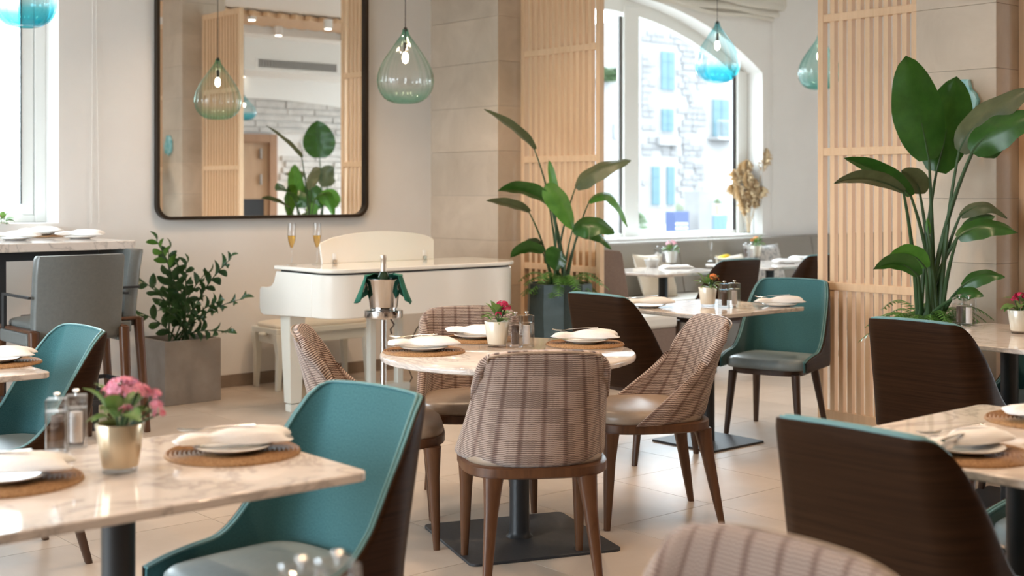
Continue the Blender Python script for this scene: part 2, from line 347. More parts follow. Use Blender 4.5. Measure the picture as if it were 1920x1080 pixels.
# white stone wall with a door, seen in the mirror
sw = wallbox('wall_stone', 6.5, 14, -1.6, -1.22, 0, CEIL)
M['wstone'] = mottled('white_stone', (.52, .50, .47), (.70, .68, .65), 9, .85, bmp=.3, detail=6)
NS = 24
hd = MB()
for i in range(NS):
    a, b = 8.4 + 5.6 * i / NS, 8.4 + 5.6 * (i + 1) / NS
    z = lambda u: 2.80 - .035 * (u - 10) ** 2
    hd.add([(a, -1.16, z(a)), (b, -1.16, z(b)), (b, -1.16, 3.12), (a, -1.16, 3.12), (a, -1.23, z(a)), (b, -1.23, z(b)), (b, -1.23, 3.12), (a, -1.23, 3.12)], [(3, 2, 1, 0), (4, 5, 1, 0), (4, 5, 6, 7), (7, 6, 2, 3)])
hd.build('arched_header', M['white'], sw, smooth=20)
rs = random.Random(3); z = 1.12
while z < 2.82:
    h = rs.uniform(.085, .125); u = 8.4 + rs.uniform(0, .4)
    while u < 13.9:
        w = rs.uniform(.28, .85)
        if not (u < 10.42 and u + w > 9.1 and z < 2.26): MB().box(u, u + w - .012, -1.225, -1.185 + rs.uniform(-.015, .015), z, z + h - .010).build('stone', M['wstone'], sw, smooth=0, bevel=.006, segs=1)
        u += w
    z += h
d1 = struct('door_1', MB().box(9.28, 10.2, -1.215, -1.17, 0, 2.12), mottled('door_veneer', (.40, .25, .15), (.47, .31, .19), 12, .5, (1, 1, .1)), smooth=0)
M['doorframe'] = wood('door_frame_wood', (.30, .165, .09), (.38, .22, .125))
for b in ((9.15, 9.28, 0, 2.25), (10.2, 10.33, 0, 2.25), (9.28, 10.2, 2.12, 2.25)): MB().box(b[0], b[1], -1.22, -1.10, b[2], b[3]).build('door_frame', M['doorframe'], d1, smooth=0, bevel=.005)
for z in (1.55, 1.95): MB().box(10.05, 10.075, -1.17, -1.13, z - .08, z + .08).build('pull_handle', M['chrome'], d1, smooth=0)
MB().box(9.35, 10.13, -1.17, -1.165, .95, 1.25).build('kick_panel', M['black'], d1, smooth=0)
# stone-clad columns
def column(name, u0, u1, v0, v1):
    g = .012
    c = struct(name, MB().box(u0 + g, u1 - g, v0 + g, v1 - (0 if v1 > 8.2 else g), 0, CEIL), M['grout'], smooth=0)
    H = .338; k = 0
    while k * H < CEIL - .01:
        z0, z1 = k * H + .001, min((k + 1) * H - .001, CEIL)
        fs = [(u0, u0 + g, v0, v1), (u1 - g, u1, v0, v1), (u0 + g, u1 - g, v0, v0 + g)]
        if v1 < 8.2: fs.append((u0 + g, u1 - g, v1 - g, v1))
        for f in fs: MB().box(*f, z0, z1).build('stone_tile', M['stone'], c, smooth=0)
        k += 1
    return c
column('wall_column_near_mirror', 6.25, 6.75, 7.44, WV); column('wall_column_near_plants', 6.25, 6.75, 3.445, 3.909)
# timber slat screens
M['oak_v'] = M['oak']
def screen(v0, v1, label):
    t = thing('slat_screen', label, 'screen', (6.5, v0, 0), 0, 'timber slat screens between the columns'); w = v1 - v0
    pm = MB().box(-.024, .024, -.02, .02, 0, 3.25)
    pm.build('post', M['oak'], t, smooth=0, bevel=.002, segs=1).location = (0, .02, 0); pm.build('post', M['oak'], t, smooth=0, bevel=.002, segs=1).location = (0, w - .02, 0)
    n = round((w - .08) / .0632) - 1; pt = (w - .08) / (n + 1)
    sm = MB().box(-.018, .020, -.0155, .0155, .07, 3.2).mesh('slat', 0); sm.materials.append(M['oak'])
    for k in range(n): o = obj('slat', sm, None, t); o.location = (0, .04 + pt * (k + 1), 0)
    for z, h in ((0.005, .075), (.80, .047), (1.6, .047), (2.4, .047), (3.195, .055)):
        MB().box(-.023, .020, .0401, w - .0401, z, z + h).build('rail', M['oak'], t, smooth=0, bevel=.002, segs=1)
screen(6.587, 7.44, 'oak slat screen behind the dark-potted strelitzia, beside the mirror-wall column')
screen(3.909, 4.72, 'oak slat screen between the window opening and the column with the big-leaved plant')
screen(2.60, 3.444, 'oak slat screen post at the edge of the column behind the crimson flower pot')
# windows
def window(name, parts): return
w1 = struct('window_1', MB().box(LW[0], LW[1], WV + .24, WV + .25, LW[2], LW[3]), M['pane'], smooth=0)
f0, f1 = WV + .21, WV + .29
for b in ((LW[1] - .075, LW[1], LW[2], LW[3]), (LW[0], LW[0] + .075, LW[2], LW[3]), (LW[0] + .075, LW[1] - .075, LW[2], LW[2] + .05), (LW[0] + .075, LW[1] - .075, LW[3] - .06, LW[3])):
    MB().box(b[0], b[1], f0, f1, b[2], b[3]).build('window_frame', M['frame_white'], w1, smooth=0, bevel=.006)
for b in ((LW[1] - .16, LW[1] - .08, LW[2] + .05, LW[3]),): MB().box(b[0], b[1], f0 + .01, f1 - .01, b[2], b[3]).build('window_sash', M['frame_white'], w1, smooth=0, bevel=.004)
MB().box(LW[1] - .168, LW[1] - .162, f0 + .004, f0 + .012, LW[2] + .12, LW[3]).build('gasket', M['gap'], w1, smooth=0)
w2 = bpy.data.objects.new('window_2', None); COL.objects.link(w2); w2['kind'] = 'structure'
MU = on_v(1176, 300, WV + .25).x
def archstrip(u0, u1, w, v0, v1, name, m, off=0):
    mb = MB(); secs = []
    for i in range(25):
        u = u0 + (u1 - u0) * i / 24; z = arch(u) - off; secs.append([(u, v0, z), (u, v1, z), (u, v1, z - w), (u, v0, z - w)])
    return mb.loft(secs).build(name, m, w2, smooth=30)
archstrip(AW[0], AW[1], .12, f0, f1, 'window_frame', M['frame_white'])
for b in ((AW[0], AW[0] + .08, AW[2], 2.55), (AW[1] - .15, AW[1], AW[2], 2.6), (MU - .10, MU + .10, AW[2], arch(MU) - .05), (AW[0] + .08, AW[1] - .15, AW[2], AW[2] + .06)):
    MB().box(b[0], b[1], f0 - (.02 if b[1] - b[0] < .25 else 0), f1, b[2], b[3]).build('window_frame', M['frame_white'], w2, smooth=0, bevel=.008)
MB().box(MU - .135, MU - .102, f0 + .01, f0 + .03, AW[2] + .06, arch(MU) - .15).build('gasket', mat('gasket_grey', (.16, .155, .15), .6), w2, smooth=0)
MB().box(AW[1] - .185, AW[1] - .152, f0 + .01, f0 + .03, AW[2] + .06, 2.55).build('gasket', M['cord'], w2, smooth=0)
for a, b in ((AW[0] + .08, MU - .1), (MU + .1, AW[1] - .15)):
    n = 12; mb = MB(); vs = [(a, WV + .25, AW[2]), (b, WV + .25, AW[2])] + [(b + (a - b) * i / n, WV + .25, arch(min(max(b + (a - b) * i / n, AW[0]), AW[1])) - .06) for i in range(n + 1)]
    mb.add(vs, [tuple(range(len(vs)))]).build('pane', M['pane'], w2, smooth=0)
sill = struct('trim_window_sill', MB().box(AW[0], AW[1], WV - .05, WV + .21, AW[2], AW[2] + .025), M['frame_white'], smooth=0, bevel=.004)
# mirror
m_u0, m_u1, m_z0, m_z1 = on_v(289, 300, WV).x, on_v(685, 300, WV).x, 1.19, 3.05
def rrect(x0, x1, z0, z1, r, n=8):
    ps = []
    for cx, cz, a0 in ((x1 - r, z1 - r, 0), (x0 + r, z1 - r, 90), (x0 + r, z0 + r, 180), (x1 - r, z0 + r, 270)):
        for k in range(n + 1): a = math.radians(a0 + 90 * k / n); ps.append((cx + r * math.cos(a), cz + r * math.sin(a)))
    return ps
t = thing('wall_mirror', 'large dark-framed mirror with rounded corners on the cream wall', 'mirror', (0, 0, 0))
o1, o2 = rrect(m_u0, m_u1, m_z0, m_z1, .10), rrect(m_u0 + .022, m_u1 - .022, m_z0 + .022, m_z1 - .022, .085)
MB().loft([[(p[0], WV - d, p[1]) for p in q] for q, d in ((o1, .0), (o1, .045), (o2, .045), (o2, .012))], cap=False).build('frame', M['bronze'], t, smooth=40)
MB().add([(p[0], WV - .014, p[1]) for p in o2], [tuple(range(len(o2)))]).build('glass', M['mirror'], t, smooth=0)
# blind over the arched window, with folds
t = thing('roman_blind', 'gathered beige linen roman blind above the arched window', 'blind', (0, 0, 0))
bu0, bu1 = 6.9, on_v(1452, 30, WV - .06).x
for k, (z0, z1, d) in enumerate(((3.10, 3.17, .05), (3.13, 3.24, .08), (3.19, 3.33, .11), (3.27, 3.58, .09))):
    secs = []
    for i in range(25):
        s = i / 24; u = bu0 + (bu1 + .05 * k - bu0) * s; wv = .012 * math.sin(s * 23 + k * 2) + .02 * math.sin(s * 7 + k)
        lift = .30 * (1 - s) ** 1.6
        zz = min(z0 + wv + lift * .75, 3.5 + .01 * k); zt = max(zz + .05, min(z1 + wv + lift * .5, 3.58))
        secs.append([(u, WV - .004, zz), (u, WV - d, zz - .012), (u, WV - d - .012, zz + .02), (u, WV - d + .01, (zz + zt) / 2), (u, WV - .03, zt), (u, WV - .004, zt)])
    MB().loft(secs).build('fold', M['blind'], t, smooth=60)
for px, nm in ((172, 'left'), (186, 'right')):
    a, b = on_v(px + (2 if px < 180 else -6), 0, WV - .02), on_v(px, 418, WV - .02)
    pts = [a + (b - a) * i / 8 for i in range(9)]; pts[0].z = 3.55; o = MB().tube(pts, .0022, 6).build('blind_cord', M['cordw'])
    tag(o, 'thin white blind cord hanging on the wall, ' + ('nearer the bright window' if px < 180 else 'nearer the mirror'), 'cord')
a = on_v(1449, 60, WV - .02); o = MB().tube([(a.x, a.y, 3.2), (a.x, a.y, 1.7), (a.x, a.y, 1.0)], .004, 6).build('blind_cord', M['cordw']); tag(o, 'white blind cord hanging beside the arched window', 'cord')
# turquoise agate slice on the column
t = on_u(1810, 190, 6.25); pts = []
ra = random.Random(5)
for k in range(16): a = k * math.pi / 8; r = .078 * (1 + .18 * ra.uniform(-1, 1)); pts.append((r * math.cos(a), r * 1.35 * math.sin(a)))
M['agate'] = mottled('turquoise_agate', (.10, .42, .46), (.50, .74, .74), 9, .15, dist=2, bmp=.02)
o = MB().loft([[(x, p[0] * s, p[1] * s) for p in pts] for x, s in ((0, .9), (-.008, 1), (-.022, 1), (-.03, .92), (-.026, .35))]).build('agate_slice', M['agate']); o.location = (6.25, t.y, t.z)
tag(o, 'turquoise agate slice hung on the stone column behind the big leaves', 'wall decoration')
# ---------------------------------------------------------------- outside, beyond the windows
M['pave'] = mottled('pale_paving', (.20, .195, .19), (.24, .235, .225), .8, .8)
M['facade'] = mottled('pale_facade', (.155, .15, .148), (.18, .177, .175), 2, .9)
M['fstone'] = mottled('facade_stone', (.095, .092, .092), (.135, .132, .13), 1.3, .9)
M['oleaf'] = mat('sunlit_foliage', (.035, .06, .02), .7)
M['shutter'] = mat('teal_shutter', (.032, .072, .088), .6)
M['wnd'] = mat('dark_window', (.12, .13, .14), .2)
struct('ground_outside', MB().box(-60, 120, -60, 130, -.35, -.30), M['pave'], smooth=0)
FV = 44.0
def fx(px, py, v=FV): p = on_v(px, py, v); return p.x, p.z
fac = thing('stone_house', 'sunlit pale stone house with teal shutters beyond the arched window', 'building', (0, 0, 0))
x0, _ = fx(1200, 300); x1, _ = fx(1520, 300)
MB().box(x0, x1, FV, FV + 8, -.3, fx(1260, 40)[1]).build('wall', M['facade'], fac, smooth=0)
rs = random.Random(9)
zt = fx(1240, 64)[1]; z = 1.0
wins = [(1237, 1262, 96, 170), (1238, 1260, 204, 247), (1334, 1364, 186, 257), (1220, 1262, 312, 384)]
rects = []
for (a, b, c, d) in wins:
    u0, zz1 = fx(a, c); u1, zz0 = fx(b, d); rects.append((u0, u1, zz0, zz1))
while z < zt:
    h = rs.uniform(.26, .34); u = x0 + .1
    while u < fx(1312, 200)[0]:
        w = rs.uniform(.35, .8)
        if rs.random() < .72 and not any(u < r[1] + .25 and u + w > r[0] - .25 and z < r[3] + .25 and z + h > r[2] - .25 for r in rects):
            MB().box(u, u + w - .03, FV - .06 - rs.uniform(0, .04), FV, z, z + h - .03).build('stone', M['fstone'], fac, smooth=0)
        u += w
    z += h
for i, r in enumerate(rects):
    fr = MB().box(r[0] - .12, r[1] + .12, FV - .05, FV, r[2] - .12, r[3] + .12).build('window', M['facade'], fac, smooth=0)
    mid = (r[0] + r[1]) / 2; sw_ = (r[1] - r[0]) * (.34 if i == 3 else .485)
    MB().box(r[0], r[1], FV - .052, FV - .04, r[2], r[3]).build('pane', M['facade'] if i == 3 else M['wnd'], fr, smooth=0)
    for a, b in ((r[0], r[0] + sw_), (r[1] - sw_, r[1])):
        MB().box(a, b, FV - .12, FV - .055, r[2], r[3]).build('shutter', M['shutter'], fr, smooth=0)
        for q in (.3, .72): MB().box(a + .03, b - .03, FV - .135, FV - .12, r[2] + (r[3] - r[2]) * q, r[2] + (r[3] - r[2]) * q + .08).build('shutter_rail', M['shutter'], fr, smooth=0)
bl = MB(); a, zb = fx(1327, 257); b, zt2 = fx(1368, 230)
bl.box(a, b, FV - .7, FV - .66, zt2, zt2 + .06); bl.box(a, b, FV - .7, FV, zb - .15, zb)
for k in range(11): q = a + (b - a) * k / 10; bl.box(q - .012, q + .012, FV - .7, FV - .675, zb, zt2)
bl.build('balcony', M['facade'], fac, smooth=0)
a, z1 = fx(1229, 256); b, z0 = fx(1266, 273); MB().box(a, b, FV - .35, FV - .11, z0, z1).build('air_unit', M['facade'], fac, smooth=0)
# a second house on the left
g = 34.0; hs = thing('white_house', 'white rendered house seen left of the window mullion', 'building', (0, 0, 0))
a0 = on_v(1090, 300, g).x; a1 = on_v(1163, 300, g).x
MB().box(a0, a1, g, g + 1.2, -.3, on_v(1150, 150, g).z).build('wall', M['facade'], hs, smooth=0)
MB().box(a0, a1 - 1, g + .4, g + 1.2, 3, on_v(1150, 55, g).z).build('upper_floor', M['facade'], hs, smooth=0)
for (p0, p1, q0, q1) in ((1149, 1160, 232, 260), (1124, 1134, 317, 348), (1138, 1146, 90, 108)):
    u0, u1 = on_v(p0, q0, g).x, on_v(p1, q0, g).x; MB().box(u0, u1, g - .08, g, on_v(p0, q1, g).z, on_v(p0, q0, g).z).build('window', M['wnd'], hs, smooth=0)
rr = random.Random(4); hb = MB()
for k in range(260):
    c = on_v(rr.uniform(1126, 1160), rr.uniform(131, 149), g - .4); s = .22; d = Vector((rr.uniform(-1, 1), rr.uniform(-1, 1), rr.uniform(-1, 1))).normalized(); e = d.orthogonal().normalized()
    hb.add([c - d * s, c + e * s * .5, c + d * s, c - e * s * .5], [(0, 1, 2, 3)])
tag(tag(hb.build('roof_hedge', M['oleaf'], hs, smooth=0), kind='stuff'))
# terrace things
pv = 22.0
def ob(name, px0, px1, py0, py1, d, m, label, cat, v=pv, parent=None):
    a = on_v(px0, py1, v); b = on_v(px1, py0, v); o = MB().box(a.x, b.x, v, v + d, a.z, b.z).build(name, m, parent, smooth=0, bevel=.01)
    if parent is None: tag(o, label, cat)
    return o
navy = mat('navy_planter', (.008, .02, .07), .5)
pl = thing('planter_box', 'navy planter box with white lettering and cactus outside the window', 'planter', (0, 0, 0))
a = on_v(1264, 433, pv); b = on_v(1292, 396, pv)
MB().box(a.x, b.x, pv, pv + .3, -.3, b.z).build('box', navy, pl, smooth=0, bevel=.01)
for row, (y0, n) in enumerate(((418, 6), (426, 7))):
    for k in range(n):
        p = on_v(1267 + k * (23 / n), y0, pv); MB().box(p.x, p.x + .02 if k % 3 == 1 else p.x + .032, pv - .012, pv - .001, p.z - .045, p.z).build('letter', M['white'], pl, smooth=0)
for k in range(4):
    p = on_v(1268 + k * 4, 396, pv + .15); MB().tube([(p.x, p.y, p.z - .1), (p.x, p.y, p.z + .12), (p.x, p.y, p.z + (.26, .32, .2, .16)[k])], [.022, .024, .008], 8).build('cactus', M['leaf3'], pl)
ob('terrace_pillar', 1310, 1336, 358, 470, .5, M['fstone'], 'low grey stone pillar on the terrace beside the blue panel', 'pillar')
ob('blue_panel', 1337, 1364, 403, 470, .15, mat('sky_blue_paint', (.035, .08, .125), .5), 'sky blue painted panel outside behind the pampas grass', 'panel', pv + .3)
tp = thing('terracotta_pot', 'terracotta pot with a small shrub on the terrace outside', 'plant pot', (0, 0, 0)); c = on_v(1345, 396, pv + .4)
MB().lathe([(.05, -.1), (.055, 0), (.085, .15), (.085, .17), (.07, .17)], 16, c).build('pot', mat('terracotta', (.48, .22, .12), .8), tp)
fo = MB()
for k in range(60):
    q = Vector((c.x + rr.gauss(0, .05), c.y + rr.gauss(0, .05), c.z + .2 + abs(rr.gauss(0, .06)))); d = Vector((rr.uniform(-1, 1), rr.uniform(-1, 1), rr.uniform(-.5, 1))).normalized() * .05; e = d.orthogonal().normalized() * .02
    fo.add([q - d, q + e, q + d, q - e], [(0, 1, 2, 3)])
tag(fo.build('foliage', M['oleaf'], tp, smooth=0), kind='stuff')
pm = thing('young_palm', 'bright green young palm outside the arched window', 'palm', (0, 0, 0)); c = on_v(1196, 425, 18)
for k, (dx, dz) in enumerate(((.16, .22), (.20, .05), (.10, .36), (-.16, .2), (.02, .4))):
    mb = MB(); p1 = Vector((c.x + dx * .5, c.y, c.z + dz)); p2 = Vector((c.x + dx, c.y - .05, c.z + dz * .65)); pts = [c * (1 - s) ** 2 + p1 * 2 * s * (1 - s) + p2 * s * s for s in [i / 8 for i in range(9)]]
    mb.tube(pts, .006, 5)
    for i, p in enumerate(pts[2:]):
        for sgn in (-1, 1): mb.add([p, p + Vector((.02, .03 * sgn, -.03)), p + Vector((.05 * (1 if dx > 0 else -1), .06 * sgn, -.13)), p + Vector((-.01, .03 * sgn, -.04))], [(0, 1, 2, 3)])
    mb.build('frond', M['oleaf'], pm, smooth=0)
MB().tube([(c.x, c.y, -.3), tuple(c)], [.03, .02], 8).build('trunk', M['stem'], pm)
# hazy hillside and houses seen through the small window
hl = MB(); n = 14; pts = [(-55 + 90 * i / n, 3.5 + 4 * math.sin(i * .9) + 2 * math.sin(i * 2.3)) for i in range(n + 1)]
hl.loft([[(x, 95, -.3), (x, 95, z + 4), (x, 110, z + 8), (x, 125, -.3)] for x, z in pts]).build('hill_outside', mottled('hillside', (.35, .40, .36), (.52, .55, .50), .4, .95), None, smooth=60)['kind'] = 'structure'
# ---------------------------------------------------------------- chairs
def layer(P, a0, a1, na, nt, o0, o1, rim=.10, flip=1):
    """closed sheet between two offsets of the surface P(a, t), its edges rounded off"""
    mb = MB(); e = 1e-3
    def nrm(a, t):
        a_, t_ = min(max(a, a0 + e), a1 - e), min(max(t, e), 1 - e)
        d = (P(a_ + e, t_) - P(a_ - e, t_)).cross(P(a_, t_ + e) - P(a_, t_ - e)); return d.normalized() * flip
    mid, half = (o0 + o1) / 2, (o1 - o0) / 2; g = []
    A = [a0 + (a1 - a0) * i / na for i in range(na + 1)]; T = [1 - (1 - j / nt) ** 1.15 for j in range(nt + 1)]
    lens = [0]
    for i in range(na): lens.append(lens[-1] + (P(A[i + 1], .35) - P(A[i], .35)).length)
    for sgn in (1, -1):
        for i, a in enumerate(A):
            for j, t in enumerate(T):
                d = min(i / na, 1 - i / na) * (lens[-1]) / .06; d2 = min(t, 1 - t) * .42 / .05
                k = min(1, d, d2); h = half * (.35 + .65 * math.sqrt(max(0, 1 - (1 - k) ** 2)))
                p = P(a, t); mb.v.append(tuple(p + nrm(a, t) * (mid + sgn * h))); mb.uv[len(mb.v) - 1] = (lens[i] - lens[-1] / 2, p.z)
    m = nt + 1; n = (na + 1) * m
    for i in range(na):
        for j in range(nt):
            q = (i * m + j, (i + 1) * m + j, (i + 1) * m + j + 1, i * m + j + 1)
            mb.f.append(q if flip > 0 else q[::-1]); r = tuple(x + n for x in q); mb.f.append(r[::-1] if flip > 0 else r)
    edge = [i * m for i in range(na + 1)] + [na * m + j for j in range(1, m)] + [i * m + nt for i in range(na - 1, -1, -1)] + [j for j in range(nt - 1, 0, -1)]
    for k in range(len(edge)):
        x, y = edge[k], edge[(k + 1) % len(edge)]; mb.f.append((y, x, x + n, y + n) if flip > 0 else (x, y, y + n, x + n))
    return mb
def edge_path(P, a0, a1, n, off, flip, t=1.0):
    e = 1e-3; r = []
    for i in range(n + 1):
        a = a0 + (a1 - a0) * i / n; a_ = min(max(a, a0 + e), a1 - e)
        d = (P(a_ + e, t - 2 * e) - P(a_ - e, t - 2 * e)).cross(P(a_, t - e) - P(a_, t - 3 * e)).normalized() * flip; r.append(P(a, t) + d * off)
    return r
def sell(x, p): return math.copysign(abs(x) ** p, x)
def leg(mb, p0, p1, r0, r1, knee=None):
    secs = []; steps = [0, .12, .3, .65, 1] if knee else [0, .5, .985, 1]
    for s in steps:
        p = Vector(p0).lerp(Vector(p1), s); r = r0 + (r1 - r0) * s
        if knee: r = {0: r0 * 1.0, .12: r0 * .86, .3: r0 * .68}.get(s, r0 * .68 + (r1 - r0 * .68) * (s - .3) / .7)
        if s == 1: r *= .9
        secs.append([(p.x + r * sell(math.cos(k * math.pi / 6), .6), p.y + r * sell(math.sin(k * math.pi / 6), .6), p.z) for k in range(12)])
    return mb.loft(secs[::-1])
def cushion(outline, z0, z1, dome, n=40, inset=.018):
    secs = []; h = z1 - z0
    for s, z in ((-.4, z0), (-.05, z0 + h * .08), (0, z0 + h * .3), (0, z0 + h * .55), (-.25, z0 + h * .82), (-.9, z1)):
        secs.append([(x + nx * s * inset, y + ny * s * inset, z) for x, y, nx, ny in outline(n)])
    cx = sum(p[0] for p in secs[-1]) / n; cy = sum(p[1] for p in secs[-1]) / n
    for f in (.9, .75, .5, .25, .02):
        secs.append([(cx + (p[0] - cx) * f, cy + (p[1] - cy) * f, z1 + dome * (1 - f * f) ** .8) for p in secs[5]])
    return MB().loft(secs)
def outl(Wf, Wb, y0, y1, p=.55):
    def f(n):
        r = []
        for k in range(n):
            a = 2 * math.pi * k / n; x = sell(math.cos(a), p); y = sell(math.sin(a), p); w = Wb + (Wf - Wb) * (y + 1) / 2
            r.append((x * w, y0 + (y1 - y0) * (y + 1) / 2, math.cos(a), math.sin(a)))
        return r
    return f
# --- teal shell chair with smoked-oak outside
AB = .235
def PA(a, t):
    s = abs(a); sg = 1 if a >= 0 else -1
    if s < .27: x = .178 * s / .27; y = -.225 + .010 * (s / .27) ** 2; back = 1
    elif s < .50:
        al = (s - .27) / .23 * R90; x = .178 + .086 * math.sin(al); y = -.129 - .086 * math.cos(al); back = .35 + .65 * math.cos(al)
    else:
        q = (s - .50) / .50; x = .264 + .002 * math.sin(q * math.pi) - .008 * q; y = -.129 + .364 * q; back = .35 * max(0, 1 - q / .4)
    if s < .32: H = .862 - .006 * (s / .32) ** 2
    elif s < .42: q = (s - .32) / .10; H = .856 - .062 * q ** 2.4
    elif s < .56: q = (s - .42) / .14; H = .794 - .225 * q
    elif s < .74: q = (s - .56) / .18; H = .569 - .099 * (1 - (1 - q) ** 2)
    else: q = (s - .74) / .26; H = .470 - .018 * q - .014 * q ** 3
    z = .382 + (H - .382) * t; up = max(0, z - .44)
    y -= .27 * up * back; x *= 1 - .22 * up
    return Vector((sg * x, y, z))
def shell_chair(label):
    t = thing('shell_chair', label, 'chair')
    sh = layer(PA, -1, 1, 90, 14, .0, .013, .02, 1); sh.build('shell', M['veneer'], t, 50)
    pad = layer(PA, -1, 1, 90, 16, -.017, -.001, .06, 1); pd = pad.build('inner_upholstery', M['teal'], t, 60)
    MB().tube(edge_path(PA, -1, 1, 60, -.014, 1), .0040, 6).build('piping', M['pipe'], pd)
    MB().tube(edge_path(PA, -1, 1, 60, -.002, 1), .0040, 6).build('outer_piping', M['pipe'], pd)
    cushion(outl(.238, .232, -.195, .245, .45), .385, .440, .014).build('seat', M['bluegrey'], t, 60)
    fr = MB(); o_ = outl(.215, .20, -.17, .225, .5)(32); fr.loft([[(x, y, z) for x, y, _, _ in o_] for z in (.352, .388)]); fr.build('seat_frame', M['darkleg'], t, 40)
    for sx in (-1, 1):
        leg(MB(), (sx * .185, .195, .362), (sx * .215, .225, 0), .023, .0135).build('leg', M['darkleg'], t, 40)
        leg(MB(), (sx * .175, -.155, .362), (sx * .215, -.245, 0), .023, .0135).build('leg', M['darkleg'], t, 40)
    KIDS[t] = children(t); return t
# --- ribbed striped chair with walnut frame
BB = .27
def PB(a, t):
    s = abs(a); sg = 1 if a >= 0 else -1; al = s * R90
    w = .268 + (.212 - .268) * t ** .9; g = .30 * (1 - t) ** 1.1 + .045; yb = -.225 - .10 * t
    x = w * math.sin(al) ** .80; y = yb + g * (1 - math.cos(al) ** .9)
    H = .85 - (.012 * (s / .6) ** 2 if s < .6 else .012 + .075 * ((s - .6) / .4) ** 2.2)
    return Vector((sg * x, y, .430 + (H - .430) * t))
def ribbed_chair(label):
    t = thing('upholstered_chair', label, 'chair')
    layer(PB, -1, 1, 44, 20, -.026, .016, .05, 1).build('backrest', M['ribbed'], t, 60)
    MB().tube(edge_path(PB, -1, 1, 50, .014, 1), .0035, 6).build('piping', M['taupe'], t)
    ou = outl(.262, .245, -.215, .265, .62)
    cushion(ou, .430, .478, .022, 44).build('seat', M['taupe'], t, 60)
    secs = []
    o_ = outl(.268, .262, -.245, .272, .62)(44)
    for s, z in ((-.3, .394), (0, .400), (.0, .412), (.004, .420), (.0, .430), (-.3, .434)): secs.append([(x + nx * (s if s < 0 else s) * .03, y + ny * s * .03, z) for x, y, nx, ny in o_])
    MB().loft(secs).build('seat_frame', M['walnut'], t, 50)
    for sx in (-1, 1):
        leg(MB(), (sx * .215, .215, .40), (sx * .222, .232, 0), .035, .0145, 1).build('leg', M['walnut'], t, 45)
        leg(MB(), (sx * .165, -.195, .40), (sx * .20, -.27, 0), .037, .0145, 1).build('leg', M['walnut'], t, 45)
    KIDS[t] = children(t); return t
PROTO = {}
def place(kind, bu, bv, fu, fv, label, group=None):
    """put a chair so that the top of its back stands over (bu, bv), looking along (fu, fv)"""
    fn, back = {'A': (shell_chair, .325), 'B': (ribbed_chair, .325)}[kind]
    if kind not in PROTO: t = PROTO[kind] = fn(label)
    else: t = copy_tree(PROTO[kind], None, label)
    d = Vector((fu, fv)).normalized(); t.location = (bu + d.x * back, bv + d.y * back, 0); t.rotation_euler = (0, 0, face(d.x, d.y))
    if group: t['group'] = group
    return t
GA, GB = 'teal shell chairs with smoked-oak outsides', 'striped ribbed chairs with walnut frames'
place('A', 2.025, 2.925, -.993, -.11, 'teal shell chair facing the front marble table, its blue-grey seat under the tabletop edge', GA)
place('A', 2.04, 4.93, -1, 0, 'teal shell chair in front of the grey-backed bar stool', GA)
place('A', 6.36, 4.80, -.93, -.30, 'teal shell chair standing against the slat screen, orange-flowered table before it', GA)
place('A', 4.665, 4.79, 1, 0, 'brown-backed shell chair in front of the dark strelitzia planter', GA)
place('A', 7.83, 6.40, .1, 1, 'brown-backed shell chair between the teal chair and the window tables', GA)
place('A', 8.95, 6.42, .1, 1, 'brown shell chair half hidden by the slat screen at the window tables', GA)
place('A', 4.72, 2.98, 1, 0, 'brown-backed shell chair in front of the fern under the tall big-leaved plant', GA)
place('A', 2.50, 1.745, 1, 0, 'largest brown-backed shell chair, close to the right marble table', GA)
place('A', 4.02, 1.72, -1, 0, 'shell chair showing only its blue-grey seat corner at the right frame edge, lower one', GA)
place('A', 6.12, 2.93, -1, 0, 'shell chair showing only a small seat corner beyond the crimson-flowered table', GA)
def pB(px, py, fu_px, lab):
    p = on_z(px, py, .85); X, Y = fu_px; d = RT * X + FW * Y; return place('B', p.x, p.y, d.x, d.y, lab, GB)
pB(1024, 658, (-.14, 1), 'striped ribbed chair seen from behind, in front of the round table')
pB(554, 612, (1, .10), 'striped ribbed chair left of the round table, behind the teal chair back')
pB(878, 573, (.15, -1), 'striped ribbed chair on the piano side of the round table, facing the viewer')
b4 = pB(1346, 592, (-.95, -.18), 'striped ribbed chair right of the round table showing its taupe leather seat')
pB(1486, 1008, (-.76, -.65), 'striped ribbed chair cut off by the bottom of the picture')
MB().box(-.004, .014, -.001, .001, -.008, .008).build('label_tag', M['china'], b4, 0).location = (.176, -.238, .345)
# ---------------------------------------------------------------- tables
def rect_table(u0, u1, v0, v1, label, plate=.22, foot=None):
    cu, cv = (u0 + u1) / 2, (v0 + v1) / 2; t = thing('marble_table', label, 'table', (cu, cv, 0), 0, 'square-cornered marble tables')
    a, b = (u1 - u0) / 2, (v1 - v0) / 2
    MB().prism(rrect(-a, a, -b, b, .03, 4), .728, .75).build('tabletop', M['marble'], t, 30, bevel=.004)
    MB().box(-.16, .16, -.16, .16, .716, .728).build('mounting_plate', M['black'], t, 0)
    MB().lathe([(.038, .012), (.038, .716)], 28).build('column', M['black'], t)
    MB().prism(rrect(-plate, plate, -plate, plate, .012, 3), 0, .012).build('base_plate', M['blackplate'], t, 30, bevel=.002)
    return t
rect_table(.80, 1.70, 2.48, 3.20, 'front marble table with the pink flower pot and two place settings')
rect_table(2.757, 3.64, 1.33, 2.055, 'marble table in the lower right corner with a napkin on a rattan mat')
rect_table(5.0, 5.88, 2.57, 3.30, 'marble table with the crimson flower pot and mills at the right frame edge')
rect_table(5.09, 5.914, 4.385, 5.10, 'marble table with the orange-flowered pot, behind the round table')
rect_table(.86, 1.764, 4.57, 5.29, 'marble tabletop corner at the left frame edge before the teal chair')
